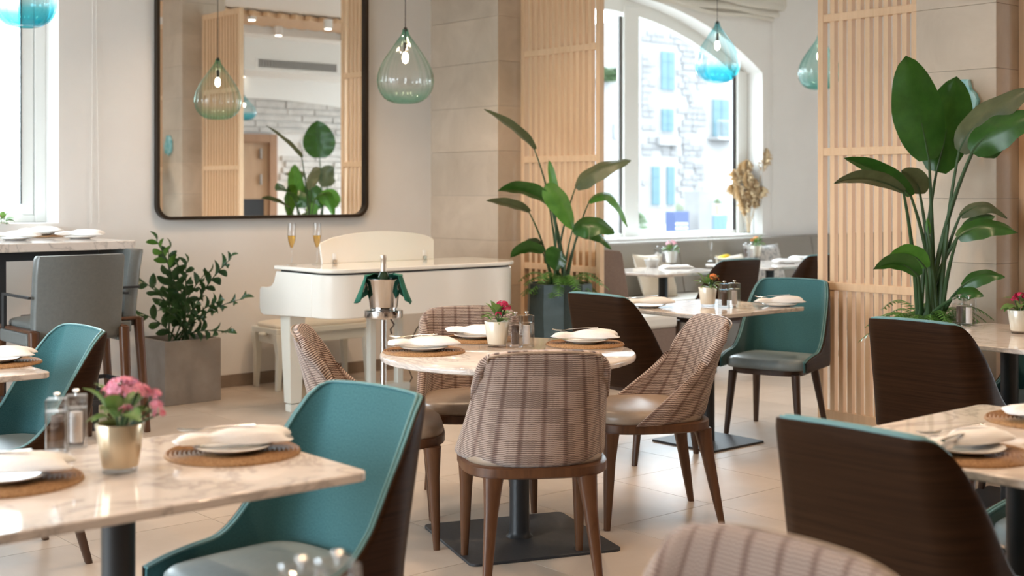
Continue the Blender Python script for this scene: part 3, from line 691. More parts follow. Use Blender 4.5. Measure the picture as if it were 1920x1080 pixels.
rect_table(7.28, 8.13, 6.75, 7.47, 'window marble table with the pale pink flowers and grey bowl', .2)
rect_table(8.62, 9.52, 6.75, 7.47, 'window marble table partly hidden behind the slat screen', .2)
def round_table(c, r, label, col=None, rot=0, ps=.31):
    t = thing('round_table', label, 'table', (c[0], c[1], 0), 0, 'round marble tables')
    MB().lathe([(r - .012, .722), (r - .002, .727), (r, .736), (r - .002, .745), (r - .008, .75)], 96).build('tabletop', M['marble'], t, 40)
    cc = col or (0, 0)
    MB().lathe([(.18, .712), (.18, .722)], 24, (cc[0], cc[1], 0)).build('mounting_plate', M['black'], t)
    MB().lathe([(.055, .011), (.045, .02), (.040, .035), (.040, .712)], 32, (cc[0], cc[1], 0)).build('column', M['black'], t)
    b = MB().prism(rrect(-ps, ps, -ps, ps, .03, 5), 0, .011).build('base_plate', M['blackplate'], t, 30, bevel=.002); b.location = (cc[0], cc[1], 0); b.rotation_euler = (0, 0, rot)
    return t
RTc = (3.372, 3.952)
round_table(RTc, .512, 'round marble table with the crimson flower pot and three place settings', (.035, -.03), math.radians(-20))
round_table((.93, 1.36), .5, 'round table below the picture edge carrying the blurred mills')
# bar table
t = thing('bar_table', 'high bar table with a thick marble top on black steel legs', 'table', (0, 0, 0))
MB().box(1.2, 3.27, 7.19, 7.88, 1.052, 1.10).build('tabletop', M['marble'], t, 0, bevel=.004)
fr = MB(); fr.box(1.4, 3.08, 7.27, 7.32, 1.0, 1.052); fr.box(1.4, 3.08, 7.75, 7.80, 1.0, 1.052); fr.box(3.03, 3.08, 7.32, 7.75, 1.0, 1.052); fr.box(1.4, 1.45, 7.32, 7.75, 1.0, 1.052); fr.build('frame', M['black'], t, 0)
for u in (2.50, 3.03, 1.4):
    for v in (7.27, 7.75): MB().box(u, u + .05, v, v + .05, 0, 1.0).build('leg', M['black'], t, 0)
fr = MB(); fr.box(1.4, 3.08, 7.51, 7.55, .10, .15); fr.box(3.035, 3.075, 7.32, 7.75, .10, .15); fr.box(1.4, 1.44, 7.32, 7.75, .1, .15); fr.build('stretcher', M['black'], t, 0)
# bar stools
def stool(u, v, fu, fv, label):
    t = thing('bar_stool', label, 'stool', (u, v, 0), face(fu, fv), 'sage leather bar stools')
    MB().box(-.225, .225, -.20, .24, .60, .66).build('apron', M['stool'], t, 0, bevel=.012)
    o_ = outl(.225, .225, -.16, .235, .3); cushion(o_, .665, .705, .02).build('seat', M['stool'], t, 60)
    secs = []
    for z, y, w in ((.62, -.215, .235), (.75, -.222, .238), (.95, -.245, .238), (1.04, -.262, .236), (1.055, -.265, .228)):
        secs.append([(w * x, y + d, z) for x, d in ((-1, .0), (-1, .045), (-.95, .062), (-.5, .05), (0, .046), (.5, .05), (.95, .062), (1, .045), (1, .0), (.95, -.012), (0, -.022), (-.95, -.012))])
    MB().loft(secs).build('backrest', M['stool'], t, 50)
    for sx in (-1, 1):
        MB().box(sx * .245 - .02, sx * .245 + .02, -.24, .255, .655, .672).build('seat_rail', M['walnut'], t, 0, bevel=.006)
        MB().box(sx * .245 - .017, sx * .245 + .017, -.19, .21, .585, .655).build('side_panel', M['stool'], t, 0, bevel=.012)
        leg(MB(), (sx * .243, -.235, .665), (sx * .250, -.285, 0), .026, .019).build('leg', M['walnut'], t, 40)
        leg(MB(), (sx * .243, .235, .665), (sx * .250, .255, 0), .026, .019).build('leg', M['walnut'], t, 40)
        ar = MB(); ar.box(sx * .262 - .008, sx * .262 + .008, .12, .155, .66, .835); ar.box(sx * .262 - .008, sx * .262 + .008, -.235, .155, .835, .848); ar.build('arm', M['black'], t, 0)
    f = MB(); f.box(-.235, .235, .235, .255, .26, .285); f.box(-.25, -.235, -.25, .25, .26, .285); f.box(.235, .25, -.25, .25, .26, .285); f.box(-.24, .24, -.262, -.245, .26, .285); f.build('footrest', M['black'], t, 0)
    return t
p = on_z(160, 480, 1.05)
stool(p.x - .02, p.y + .26, 0, 1, 'bar stool seen from behind with a broad grey leather back')
stool(2.99, 7.30, -1, 0, 'bar stool tucked under the end of the bar table by the planter')
stool(1.98, 7.42, 1, 0, 'bar stool at the left frame edge with only its seat showing')
# banquette
t = thing('banquette', 'corner banquette with grey back along the window wall and brown end', 'banquette', (0, 0, 0))
for a, b in ((6.98, 8.98), (8.985, 11.0), (11.005, 13.0)):
    secs = [[(x, 8.02, .45), (x, 8.10, .90), (x, 8.12, .925), (x, 8.22, .93), (x, 8.24, .92), (x, 8.24, .45)] for x in (a, b)]
    MB().loft(secs).build('back_panel', M['grey_uph'], t, 30, bevel=.008)
    MB().box(a, b, 7.52, 8.03, .33, .45).build('seat_pad', M['seat_uph'], t, 0, bevel=.025, segs=3)
    MB().box(a, b, 7.60, 8.2, .0, .33).build('plinth', M['grey_uph'], t, 0)
secs = [[(6.545, v, 0), (6.545, v, .95), (6.565, v, .965), (6.72, v, .955), (6.745, v, .93), (6.86, v, .40), (6.86, v, 0)] for v in (6.62, 7.42)]
MB().loft(secs).build('end_back', M['brown_uph'], t, 30, bevel=.01)
MB().box(6.80, 7.32, 6.62, 7.50, .10, .36).build('end_base', M['brown_uph'], t, 0, bevel=.01)
MB().box(6.80, 7.33, 6.61, 7.50, .36, .455).build('end_seat', M['seat_uph'], t, 0, bevel=.025, segs=3)
def pillow(p, w, h, rz, tilt, m, label):
    n = 12; mb = MB(); g = []
    for sg in (1, -1):
        for i in range(n + 1):
            for j in range(n + 1):
                x, y = i / n * 2 - 1, j / n * 2 - 1; k = (1 - x ** 4) * (1 - y ** 4); pin = 1 - .10 * (1 - (1 - x * x) * .0) * (x * x) * (1 - y * y) - .10 * (y * y) * (1 - x * x)
                mb.v.append((x * w / 2 * pin, sg * .075 * k ** .55, y * h / 2 * pin))
    m_ = n + 1; N_ = m_ * m_
    for i in range(n):
        for j in range(n):
            q = (i * m_ + j, (i + 1) * m_ + j, (i + 1) * m_ + j + 1, i * m_ + j + 1); mb.f.append(q[::-1]); mb.f.append(tuple(x + N_ for x in q))
    o = mb.build('cushion', m, None, 80); o.location = p; o.rotation_euler = (tilt, 0, rz); tag(o, label, 'cushion', 'loose cushions on the banquette'); return o
pillow((8.42, 7.86, .635), .48, .42, .1, -.35, M['cushion'], 'beige cushion leaning on the banquette behind the orange flower pot')
pillow((9.95, 7.86, .665), .46, .44, -.15, -.30, M['cushion2'], 'grey patterned cushion with a peaked corner by the orange flowers')
pillow((9.48, 7.85, .62), .44, .36, .1, -.35, M['cushion'], 'pale cushion on the banquette under the far window table')
pillow((7.12, 7.84, .62), .42, .36, -.5, -.3, M['cushion'], 'pale cushion tip in the banquette corner below the pink flowers')
# ---------------------------------------------------------------- piano and bench
def face_prism(mb, prof, u0, u1):           # profile in (v, z) pushed along u
    n = len(prof); return mb.add([(u0, p[0], p[1]) for p in prof] + [(u1, p[0], p[1]) for p in prof],
        [tuple(range(n - 1, -1, -1)), tuple(range(n, 2 * n))] + [(i, (i + 1) % n, (i + 1) % n + n, i + n) for i in range(n)])
PU0, PU1, PV0, PV1 = 4.19, 5.74, 6.53, 7.17
t = thing('baby_grand_piano', 'glossy white baby grand piano beneath the mirror', 'piano', (0, 0, 0))
def plan(o, back):
    ps = []; r1, r2 = .16, .26
    a0, a1, b0 = PU0 - o, PU1 + o, PV0 - o
    ps.append((a0, back)); 
    for k in range(9): a = math.radians(180 + 90 * k / 8); ps.append((a0 + r1 + r1 * math.cos(a), b0 + r1 + r1 * math.sin(a)))
    for k in range(11): a = math.radians(270 + 90 * k / 10); ps.append((a1 - r2 + r2 * math.cos(a), b0 + r2 + r2 * math.sin(a)))
    ps.append((a1, back)); return ps
MB().prism(plan(0, PV1 - .05), .622, .885).build('case', M['piano'], t, 40, bevel=.006)
MB().prism(plan(-.012, PV1 - .05), .885, .897).build('lid_gap', M['gap'], t, 0)
MB().prism(plan(.012, PV1), .897, .922).build('lid', M['piano'], t, 40, bevel=.006)
prof = [(6.74, .885), (7.155, .885), (7.17, .86), (7.185, .82), (7.215, .79), (7.27, .778), (7.345, .776), (7.362, .765), (7.366, .64), (7.35, .61), (7.32, .60), (6.74, .622)]
for u in (PU0 - .002, PU1 - .06): face_prism(MB(), prof, u, u + .062).build('cheek', M['piano'], t, 30, bevel=.004)
MB().box(PU0 + .06, PU1 - .06, 7.12, 7.34, .605, .68).build('keybed', M['piano'], t, 0, bevel=.004)
MB().box(PU0 + .06, PU1 - .06, 7.10, 7.13, .68, .885).build('fallboard', M['piano'], t, 0)
km = MB().box(-.0112, .0112, -.075, .075, 0, .022).mesh('white_key', 0); km.materials.append(M['china'])
bk = MB().box(-.006, .006, -.045, .045, 0, .033).mesh('black_key', 0); bk.materials.append(M['gap'])
for k in range(52):
    uu = PU0 + .09 + k * (PU1 - PU0 - .18) / 51; o = obj('white_key', km, None, t); o.location = (uu, 7.235, .68)
    if k % 7 not in (2, 6) and k < 51: o = obj('black_key', bk, None, t); o.location = (uu + .0135, 7.20, .681)
# music desk: curved top
du0, du1 = 4.495, 5.39; ps = [(du0, .922), (du1, .922), (du1 + .012, 1.05)]
for k in range(13): s = k / 12; ps.append((du1 + .005 - s * (du1 - du0 - .01), 1.07 + .052 * math.sin(math.pi * s) ** .8 + (0 if 0 < k < 12 else -.008)))
ps.append((du0 - .012, 1.05)); n = len(ps)
desk = MB().add([(x, 7.10 + (z - .92) * .12, z) for x, z in ps] + [(x, 7.118 + (z - .92) * .12, z) for x, z in ps], [tuple(range(n)), tuple(range(2 * n - 1, n - 1, -1))] + [((i + 1) % n, i, i + n, (i + 1) % n + n) for i in range(n)]).build('music_desk', M['piano'], t, 30, bevel=.003)
for u in (4.585, 5.31):
    MB().box(u - .014, u + .014, 7.092, 7.103, .925, .945).build('hinge', M['steel'], desk, 0)
    MB().box(u - .010, u + .010, 7.098, 7.106, .948, .985).build('hinge', M['china'], desk, 0)
for (u, v) in ((4.275, 7.10), (5.655, 7.10), (5.15, 6.66)):
    lg = MB().loft([[(u + sx * r, v + sy * r, z) for sx, sy in ((-1, -1), (1, -1), (1, 1), (-1, 1))] for r, z in ((.038, .055), (.040, .058), (.055, .50), (.058, .605))]).build('leg', M['piano_leg'], t, 0, bevel=.005)
    MB().box(u - .035, u + .035, v - .035, v + .035, 0.0, .05).build('foot', M['piano_leg'], lg, 0, bevel=.006)
for u in (4.86, 5.08): MB().box(u - .022, u + .022, 7.06, 7.11, .10, .605).build('lyre_post', M['piano_leg'], t, 0, bevel=.004)
MB().box(4.80, 5.14, 7.03, 7.16, .06, .11).build('pedal_box', M['piano_leg'], t, 0, bevel=.006)
for k in range(3): MB().box(4.89 + k * .07, 4.915 + k * .07, 7.16, 7.27, .065, .078).build('pedal', M['chrome'], t, 0, bevel=.003)
MB().tube([(4.97, 7.08, .60), (5.02, 7.05, .50), (4.99, 7.05, .47), (5.00, 7.05, .44)], .006, 6).build('plug', M['cord'], t)
pts = [on_z(792, 590, .6), (5.24, 7.1, .45), (5.21, 7.2, .25), (5.22, 7.12, .12), (5.08, 7.05, .02), (4.95, 7.0, .006)]
o = MB().tube([Vector((5.25, 6.9, .62))] + [Vector(p) for p in pts[1:]], .004, 6).build('power_cable', M['cord']); tag(o, 'black power cable hanging from the piano to the floor', 'cable')
t = thing('piano_bench', 'white piano bench with cream padded top against the wall', 'bench', (5.00, 8.03, -.0))
MB().box(-.40, .40, -.175, .175, .39, .43).build('frame', M['piano_leg'], t, 0, bevel=.006)
MB().box(-.37, .37, -.15, .15, .32, .39).build('apron', M['piano_leg'], t, 0, bevel=.004)
cushion(outl(.385, .385, -.165, .165, .25), .43, .462, .02).build('seat_pad', M['benchpad'], t, 60)
for sx in (-1, 1):
    for sy in (-1, 1): MB().loft([[(sx * (.375 - i) + a * r, sy * .15 + b * r, z) for a, b in ((-1, -1), (1, -1), (1, 1), (-1, 1))] for r, z, i in ((.016, 0, 0), (.022, .25, .012), (.028, .36, .0), (.028, .39, 0))]).build('leg', M['piano_leg'], t, 0, bevel=.004)
    MB().lathe([(.001, -.012), (.03, -.01), (.034, 0), (.03, .012), (.001, .014)], 16).build('height_knob', M['piano_leg'], t).location = (sx * .405, 0, .385)
# flutes
def flute(p, label, fill=True, h=.265):
    t = thing('champagne_flute', label, 'glass', p, 0, 'champagne flutes'); k = h / .265
    MB().lathe([(.034 * k, 0), (.033 * k, .003), (.006 * k, .008), (.0035 * k, .02), (.0035 * k, .09 * k), (.007 * k, .105 * k), (.022 * k, .15 * k), (.0265 * k, .19 * k), (.0225 * k, .265 * k)], 24, cap=False).build('glass', M['glass'], t, 60)
    if fill: MB().lathe([(.001, .108 * k), (.008 * k, .112 * k), (.0205 * k, .15 * k), (.0245 * k, .18 * k), (.0245 * k, .186 * k), (.001, .186 * k)], 20).build('wine', M['wine'], t, 60)
flute((4.275, 7.115, .922), 'tall champagne flute on the piano lid, nearer the keyboard end'); flute((4.425, 7.055, .922), 'tall champagne flute on the piano lid beside the music desk')
# wine bucket on its stand
bp = at(719, 590, 7.35)
t = thing('bucket_stand', 'chrome pedestal stand holding the wine bucket', 'stand', (bp.x, bp.y, 0))
MB().lathe([(.15, 0), (.15, .008), (.06, .022), (.02, .04), (.017, .06), (.017, .66), (.03, .668), (.108, .675), (.11, .68), (.11, .715), (.104, .718)], 32).build('pole', M['chrome'], t)
t = thing('wine_bucket', 'polished steel wine bucket with ring handles', 'bucket', (bp.x, bp.y, .7195))
MB().lathe([(.002, 0), (.075, 0), (.082, .02), (.098, .165), (.103, .172), (.103, .176), (.096, .174), (.08, .03), (.002, .012)], 40, cap=False).build('body', M['chrome'], t, 60)
for sg in (-1, 1):
    q = RT * (.103 * sg); MB().tube([q + Vector((0, 0, .125)) + RT * sg * .012 * (1 - math.cos(a)) * .5 + FW * .02 * math.sin(a) + Vector((0, 0, .024 * math.cos(a))) for a in [k * math.pi / 8 for k in range(17)]], .0035, 6).build('ring_handle', M['chrome'], t)
t = thing('green_napkin', 'dark green cloth draped over the rim of the wine bucket', 'cloth', (bp.x, bp.y, .72))
secs = []; NF = 40
for i in range(9):
    row = []
    for k in range(NF + 1):
        ph = math.radians(58 + 244 * k / NF); d = FW * -math.cos(ph) + RT * math.sin(ph); side = abs(math.sin(ph)) ** 1.5; drop = .05 + .10 * side
        if i < 3: r = .070 + .020 * i; z = .200 - .004 * i
        elif i == 3: r = .107; z = .187
        else: q = (i - 3) / 5; r = .109 + (.012 + .040 * side) * q + .008 * q * math.sin(k * .9); z = .182 - drop * q
        row.append(d * r + Vector((0, 0, z + .003 * math.sin(k * .7 + i))))
    secs.append(row)
o = MB().loft(secs, cap=False, closed=False).build('cloth', M['cloth_green'], t, 80); sd = o.modifiers.new('thickness', 'SOLIDIFY'); sd.thickness = .004; sd.offset = 1
t = thing('champagne_bottle', 'champagne bottle with pale foil neck standing in the bucket', 'bottle', (bp.x, bp.y, .735))
MB().lathe([(.001, 0), (.04, 0), (.042, .01), (.042, .14), (.03, .18), (.019, .20)], 24).build('body', mat('dark_green_bottle', (.01, .03, .012), .1), t)
MB().lathe([(.019, .20), (.0165, .235), (.0155, .262), (.018, .268), (.0185, .285), (.017, .292), (.001, .294)], 24).build('foil', mat('silver_gold_foil', (.62, .52, .42), .35, .6), t)
# ---------------------------------------------------------------- pendants
def pendant(p, w, mkey, label, h=None, zc=CEIL, bulb=True):
    """p = lowest point of the glass"""
    h = h or w * 1.34; t = thing('glass_pendant', label, 'pendant lamp', p, 0, 'blown glass pendants'); n = 72
    pr = []
    for s, r in ((0, .30), (.006, .44), (.03, .60), (.07, .75), (.13, .88), (.20, .96), (.29, 1), (.38, .98), (.48, .90), (.58, .77), (.68, .60), (.78, .42), (.86, .27), (.92, .16), (.96, .115), (1, .10)): pr.append((r * w / 2, s * h))
    MB().lathe(pr, n, rib=lambda k, z: 1 + .034 * math.cos(k * 2 * math.pi / n * 18) * math.sin(math.pi * min(1, z / h)) ** .5, cap=False).build('glass_shade', M[mkey], t, 80)
    MB().lathe([(.004, h * 1.03), (.012, h * 1.02), (.014, h * .98), (.012, h * .97)], 12).build('cap', M['bronze'], t)
    MB().tube([(0, 0, h * .75), (0, 0, zc - p[2])], .003, 6).build('cable', M['cord'], t)
    MB().lathe([(.012, h * .82), (.013, h * .70), (.011, h * .69)], 12).build('socket', M['bronze'], t)
    if bulb: MB().lathe([(.004, h * .54), (.016, h * .56), (.022, h * .60), (.020, h * .65), (.011, h * .69)], 16).build('bulb', M['bulb'], t)
    MB().lathe([(.05, zc - p[2] - .025), (.05, zc - p[2])], 20).build('ceiling_rose', M['white'], t)
pendant(at(760, 194, 8.57), .37, 'glass_green', 'sea-green blown glass pendant hanging between mirror and column', .49)
pendant(at(1345, 155, 11.2), .38, 'glass_blue', 'turquoise blown glass pendant in front of the arched window', .52)
pendant(at(1536, 168, 12.0), .38, 'glass_pale', 'pale aqua glass pendant half hidden by the slat screen', .50)
pendant(at(46, 51, 7.3), .34, 'glass_blue', 'turquoise ribbed glass pendant cut off at the top left corner', .45)
a, b = refl(455, 212, 2.45); pendant((a, b, 2.35), .34, 'glass_blue', 'small turquoise pendant seen only in the mirror beside the screen', .34)
# ---------------------------------------------------------------- table ware
def mesh_of(mb, m, smooth=40): me = mb.mesh('shared', smooth); me.materials.append(m); return me
pr = [(.001, .0), (.165, 0)]; NR = 15
for k in range(NR, 0, -1):
    r = .165 * k / NR; d = .165 / NR; pr += [(r, .0015), (r - d * .22, .006), (r - d * .5, .0078), (r - d * .78, .006), (r - d * .97, .0015)]
pr = [(max(a, .001), b) for a, b in pr]
MAT_ME = mesh_of(MB().lathe(pr, 64), M['rattan'], 60)
PL_ME = mesh_of(MB().lathe([(.001, 0), (.055, 0), (.06, .003), (.085, .009), (.095, .013), (.097, .015), (.094, .016), (.06, .008), (.001, .006)], 48), M['china'], 60)
def napkin_mesh(seed):
    r = random.Random(seed); mb = MB(); secs = []; nk = 56
    keys = ((-.135, .034, .007), (-.128, .044, .013), (-.105, .042, .018), (-.080, .030, .019), (-.058, .019, .016), (-.035, .027, .021), (-.01, .040, .027), (.03, .048, .030), (.07, .051, .029), (.105, .050, .025), (.125, .046, .018), (.133, .038, .010), (.135, .028, .004))
    for i, (s, w, h) in enumerate(keys):
        ring = []
        for k in range(nk):
            a = 2 * math.pi * k / nk; c = math.cos(a); sn = math.sin(a); tw = s * 14
            cr = abs(math.sin(2.5 * a + tw + seed)) ; f = 1 + .16 * (cr - .6) * (1.2 if abs(s + .058) < .06 else .55) + .05 * math.sin(9 * a + s * 40 + seed)
            ring.append((s + .010 * math.sin(2 * a + seed) * (1 if i > 8 or i < 3 else .3), w * (1 + .05 * math.sin(4 * a + seed)) * sell(c, .9), .0265 + h * f * sell(sn, .75) * (1 if sn > 0 else .35)))
        secs.append(ring)
    return mesh_of(mb.loft(secs), M['linen'], 50)
NAP = [napkin_mesh(k) for k in range(3)]
def fold_mesh():
    mb = MB(); secs = []
    for s in [i / 8 for i in range(9)]:
        x = -.13 + .26 * s; e = .004 if s in (0, 1) else .012
        secs.append([(x, -.055, .004), (x, -.06, .004 + e * .7), (x, -.05, .006 + e * 1.4), (x, 0, .008 + e * 1.5 + .003 * math.sin(s * 9)), (x, .05, .006 + e * 1.4), (x, .06, .004 + e * .7), (x, .055, .004)])
    return mesh_of(mb.loft(secs), M['linen'], 60)
FOLD = fold_mesh()
def fork_mesh():
    mb = MB(); mb.tube([(-.09, 0, 0), (-.05, 0, .002), (0, 0, .004), (.035, 0, .004)], [.006, .004, .0028, .003], 8, flat=.4)
    mb.tube([(.035, 0, .004), (.05, 0, .001), (.065, 0, .002)], [.003, .011, .011], 8, flat=.15)
    for k in range(4): y = -.009 + k * .006; mb.tube([(.064, y, .002), (.085, y, .005), (.102, y, .010)], [.0018, .0017, .0012], 6)
    return mesh_of(mb, M['steel'])
def knife_mesh():
    mb = MB(); mb.tube([(-.11, 0, 0), (-.06, 0, .001), (-.01, 0, .001)], [.006, .006, .004], 8, flat=.5); mb.tube([(-.01, 0, .001), (.03, .001, .001), (.09, .002, .001), (.105, .006, .001)], [.004, .009, .009, .003], 8, flat=.12); return mesh_of(mb, M['steel'])
FORK, KNIFE = fork_mesh(), knife_mesh()
def one(name, me, loc, rz, label, cat, group, tilt=0):
    o = obj(name, me, None); o.location = loc; o.rotation_euler = (0, tilt, rz); return tag(o, label, cat, group)
def ang(dx, dy): d = RT * dx + FW * dy; return math.atan2(d.y, d.x)
def setting(px, py, where, dirn=(1, .2), mat_=True, plate=True, z=.75, k=0, fork=True, nap=True, knife=False):
    p = on_z(px, py, z); a = ang(*dirn); zz = z + .0005
    if mat_: one('placemat', MAT_ME, (p.x, p.y, zz), 0, 'round woven rattan placemat ' + where, 'placemat', 'rattan placemats'); zz += .0078
    if plate: one('side_plate', PL_ME, (p.x, p.y, zz), 0, 'small white plate under the napkin ' + where, 'plate', 'white side plates')
    else: zz -= .018
    if nap: one('napkin', NAP[k % 3], (p.x, p.y, zz), a, 'rolled white cloth napkin ' + where, 'napkin', 'rolled napkins')
    if fork:
        q = p + Vector((math.cos(a), math.sin(a), 0)) * -.035 + FW * .006; one('fork', FORK, (q.x, q.y, zz + .055), a + math.pi - .22, 'steel fork tucked into the napkin ' + where, 'fork', 'steel forks', .10)
    if knife:
        q = p + Vector((math.cos(a), math.sin(a), 0)) * -.02 - FW * .02; one('knife', KNIFE, (q.x, q.y, zz + .047), a + .3, 'steel knife lying on the napkin ' + where, 'knife', 'steel knives')
def mill_parts():
    s = .0262
    body = MB(); ring = lambda r, z: [(x, y, z) for x, y in rrect(-r, r, -r, r, .004, 3)]
    body.loft([ring(s, .0), ring(s, .098)]); bd = mesh_of(body, M['acrylic'], 30)
    cap = mesh_of(MB().loft([ring(s, .0995), ring(s, .128), ring(s - .003, .131)]), M['acrylic'], 30)
    core = MB().lathe([(.001, .012), (.0150, .012), (.0150, .088), (.001, .088)], 20)
    kn = mesh_of(MB().lathe([(.003, .131), (.003, .138), (.0085, .139), (.009, .143), (.006, .146), (.001, .146)], 16), M['steel'])
    me1 = mesh_of(core, M['pepper']); core2 = MB().lathe([(.001, .012), (.0150, .012), (.0150, .088), (.001, .088)], 20); me2 = mesh_of(core2, M['salt'])
    return bd, cap, me1, me2, kn
MILL = mill_parts()
def mill(p, kind, label, rz=0):
    t = thing('spice_mill', label, 'mill', p, rz, 'clear acrylic salt and pepper mills')
    obj('body', MILL[0], None, t); obj('cap', MILL[1], None, t); obj('peppercorns' if kind == 'p' else 'salt', MILL[2] if kind == 'p' else MILL[3], None, t); obj('knob', MILL[4], None, t)
def mills(px, py, where, z=.75, px2=None, py2=None, rot=.15, order='ps'):
    p = on_z(px, py, z); q = on_z(px2, py2, z); n = {'p': 'dark pepper', 's': 'white salt'}
    mill((p.x, p.y, z + .0005), order[0], 'clear acrylic mill of %s %s' % (n[order[0]], where), -TH + rot); mill((q.x, q.y, z + .0005), order[1], 'clear acrylic mill of %s %s' % (n[order[1]], where), -TH + rot)
# leaves for small pot plants
def small_leaf(w, l):
    mb = MB(); g = []
    for i in range(6):
        s = i / 5; ww = w * math.sin(math.pi * min(1, s * .92 + .06)) ** .7; z = .25 * l * s * (1 - s) * 2 - .12 * l * s * s
        mb.v += [(-ww, s * l, z + ww * .35), (0, s * l, z), (ww, s * l, z + ww * .35)]
    for i in range(5):
        for j in range(2): a = i * 3 + j; mb.f.append((a, a + 1, a + 4, a + 3))
    return mb
KL = mesh_of(small_leaf(.019, .062), M['kal'], 80); KL2 = mesh_of(small_leaf(.006, .05), M['kal'], 80)
def blossoms(mb, c, n, spread, r, rnd):
    for _ in range(n):
        d = Vector((rnd.gauss(0, 1), rnd.gauss(0, 1), abs(rnd.gauss(0, .8)))).normalized(); p = c + Vector((d.x * spread, d.y * spread, d.z * spread * .7)); e = d.orthogonal().normalized(); f = d.cross(e); ph = rnd.uniform(0, 6)
        for k in range(5):
            a = ph + k * 2 * math.pi / 5; b = a + .55; a2 = a - .55
            mb.add([p, p + (e * math.cos(a2) + f * math.sin(a2)) * r * .7 + d * r * .25, p + (e * math.cos(a) + f * math.sin(a)) * r + d * r * .2, p + (e * math.cos(b) + f * math.sin(b)) * r * .7 + d * r * .25], [(0, 1, 2, 3)])
def pot_plant(px, py, z, potm, petal, label, heads, sc=1.0, seed=1, spiky=False, nl=14):
    p = on_z(px, py, z); t = thing('flower_pot', label, 'flower pot', (p.x, p.y, z + .0005), 0, 'flowering pot plants on the tables'); rnd = random.Random(seed)
    MB().lathe([(.036 * sc, .0), (.0385 * sc, .012 * sc)], 40).build('glass_foot', M['glass'], t)
    MB().lathe([(.001, .012 * sc), (.0385 * sc, .012 * sc), (.0405 * sc, .02 * sc), (.0525 * sc, .104 * sc), (.0515 * sc, .106 * sc), (.049 * sc, .104 * sc), (.047 * sc, .09 * sc), (.001, .088 * sc)], 48).build('pot', potm, t, 60)
    MB().lathe([(.001, .09 * sc), (.046 * sc, .09 * sc), (.046 * sc, .092 * sc), (.001, .096 * sc)], 20).build('soil', M['soil'], t)
    for k in range(nl if not spiky else nl * 2):
        o = obj('leaf', KL2 if spiky and k % 3 else KL, None, t); a = k * 2.4 + rnd.uniform(-.3, .3); el = rnd.uniform(-.15, 1.1) if k > 4 else rnd.uniform(-.2, .2); r = rnd.uniform(.006, .034) * sc
        o.location = (r * math.cos(a), r * math.sin(a), (.098 + rnd.uniform(0, .03) + (.02 * el if el > .3 else 0)) * sc); o.rotation_euler = (el, rnd.uniform(-.4, .4), a - R90); s_ = sc * rnd.uniform(.75, 1.15); o.scale = (s_, s_, s_)
    for (dx, dy, dz, spread, n) in heads:
        c = RT * dx * sc + FW * dy * sc + Vector((0, 0, dz * sc)); mb = MB(); blossoms(mb, c, n, spread * sc, .0095 * sc, rnd)
        tag(mb.build('flower_head', petal, t, 0), kind='stuff')
        MB().tube([(c.x * .25, c.y * .25, .095 * sc), (c.x * .7, c.y * .7, .095 * sc + (c.z - .095 * sc) * .6), tuple(c)], .0025 * sc, 6).build('stalk', M['stem'], t)
# front marble table
setting(437, 850, 'beside the front teal chair', (1, .30), k=0)
setting(12, 905, 'cut by the left frame edge', (1, .25), k=1, knife=True)
mills(107, 846, 'beside the pink flower pot on the front table', .75, 143, 838, rot=.25)
pot_plant(225, 884, .75, M['gold'], M['pink'], 'gold pot of pink kalanchoe on the front marble table', [(.008, 0, .180, .034, 34), (-.018, .01, .166, .026, 22), (.036, .005, .170, .026, 20), (.078, 0, .142, .013, 9), (.072, .01, .165, .012, 9), (.022, -.03, .138, .012, 7), (.085, 0, .125, .010, 6)], 1.06, 2)
# round table
setting(795, 660, 'at the piano-bench side of the round table', (1, .12), k=2)
setting(893, 637, 'behind the flower pot on the round table', (.9, -.45), k=1, fork=False)
setting(1097, 646, 'at the right side of the round table', (1, .12), k=0)
mills(966, 651, 'beside the crimson flower pot on the round table', .75, 987, 650, rot=.35)
pot_plant(932, 650, .75, M['cream_pot'], M['crimson'], 'cream pot of crimson flowers on the round table', [(.022, 0, .172, .022, 24), (.035, .01, .158, .02, 16), (.006, -.02, .135, .010, 6)], 1.0, 5, True, 12)
# lower right table
setting(1808, 852, 'before the largest brown chair back', (.9, .55), k=1, knife=True)
setting(1962, 790, 'at the right frame edge', (.9, .4), k=2, fork=False)
# right edge table
mills(1799, 609, 'peeking over the brown chair by the fern', .75, 1817, 611, rot=.2)
pot_plant(1912, 625, .75, M['cream_pot'], M['crimson'], 'cream pot of crimson flowers at the right frame edge', [(.0, 0, .165, .024, 22), (-.02, .01, .150, .016, 10), (.03, 0, .16, .02, 14)], 1.0, 8)
# table with the orange flowers
setting(1216, 576, 'left of the orange-flowered pot', (1, .2), mat_=False, k=2)
setting(1462, 574, 'before the teal chair and slat screen', (1, .15), mat_=False, k=0)
mills(1358, 577, 'beside the orange flower pot', .75, 1377, 575, rot=.3)
pot_plant(1327, 574, .75, M['cream_pot'], M['orange'], 'cream pot of small orange flowers on the table before the teal chair', [(.03, 0, .165, .016, 12), (.045, .01, .15, .016, 12), (.018, 0, .15, .012, 8)], 1.0, 11, True, 12)
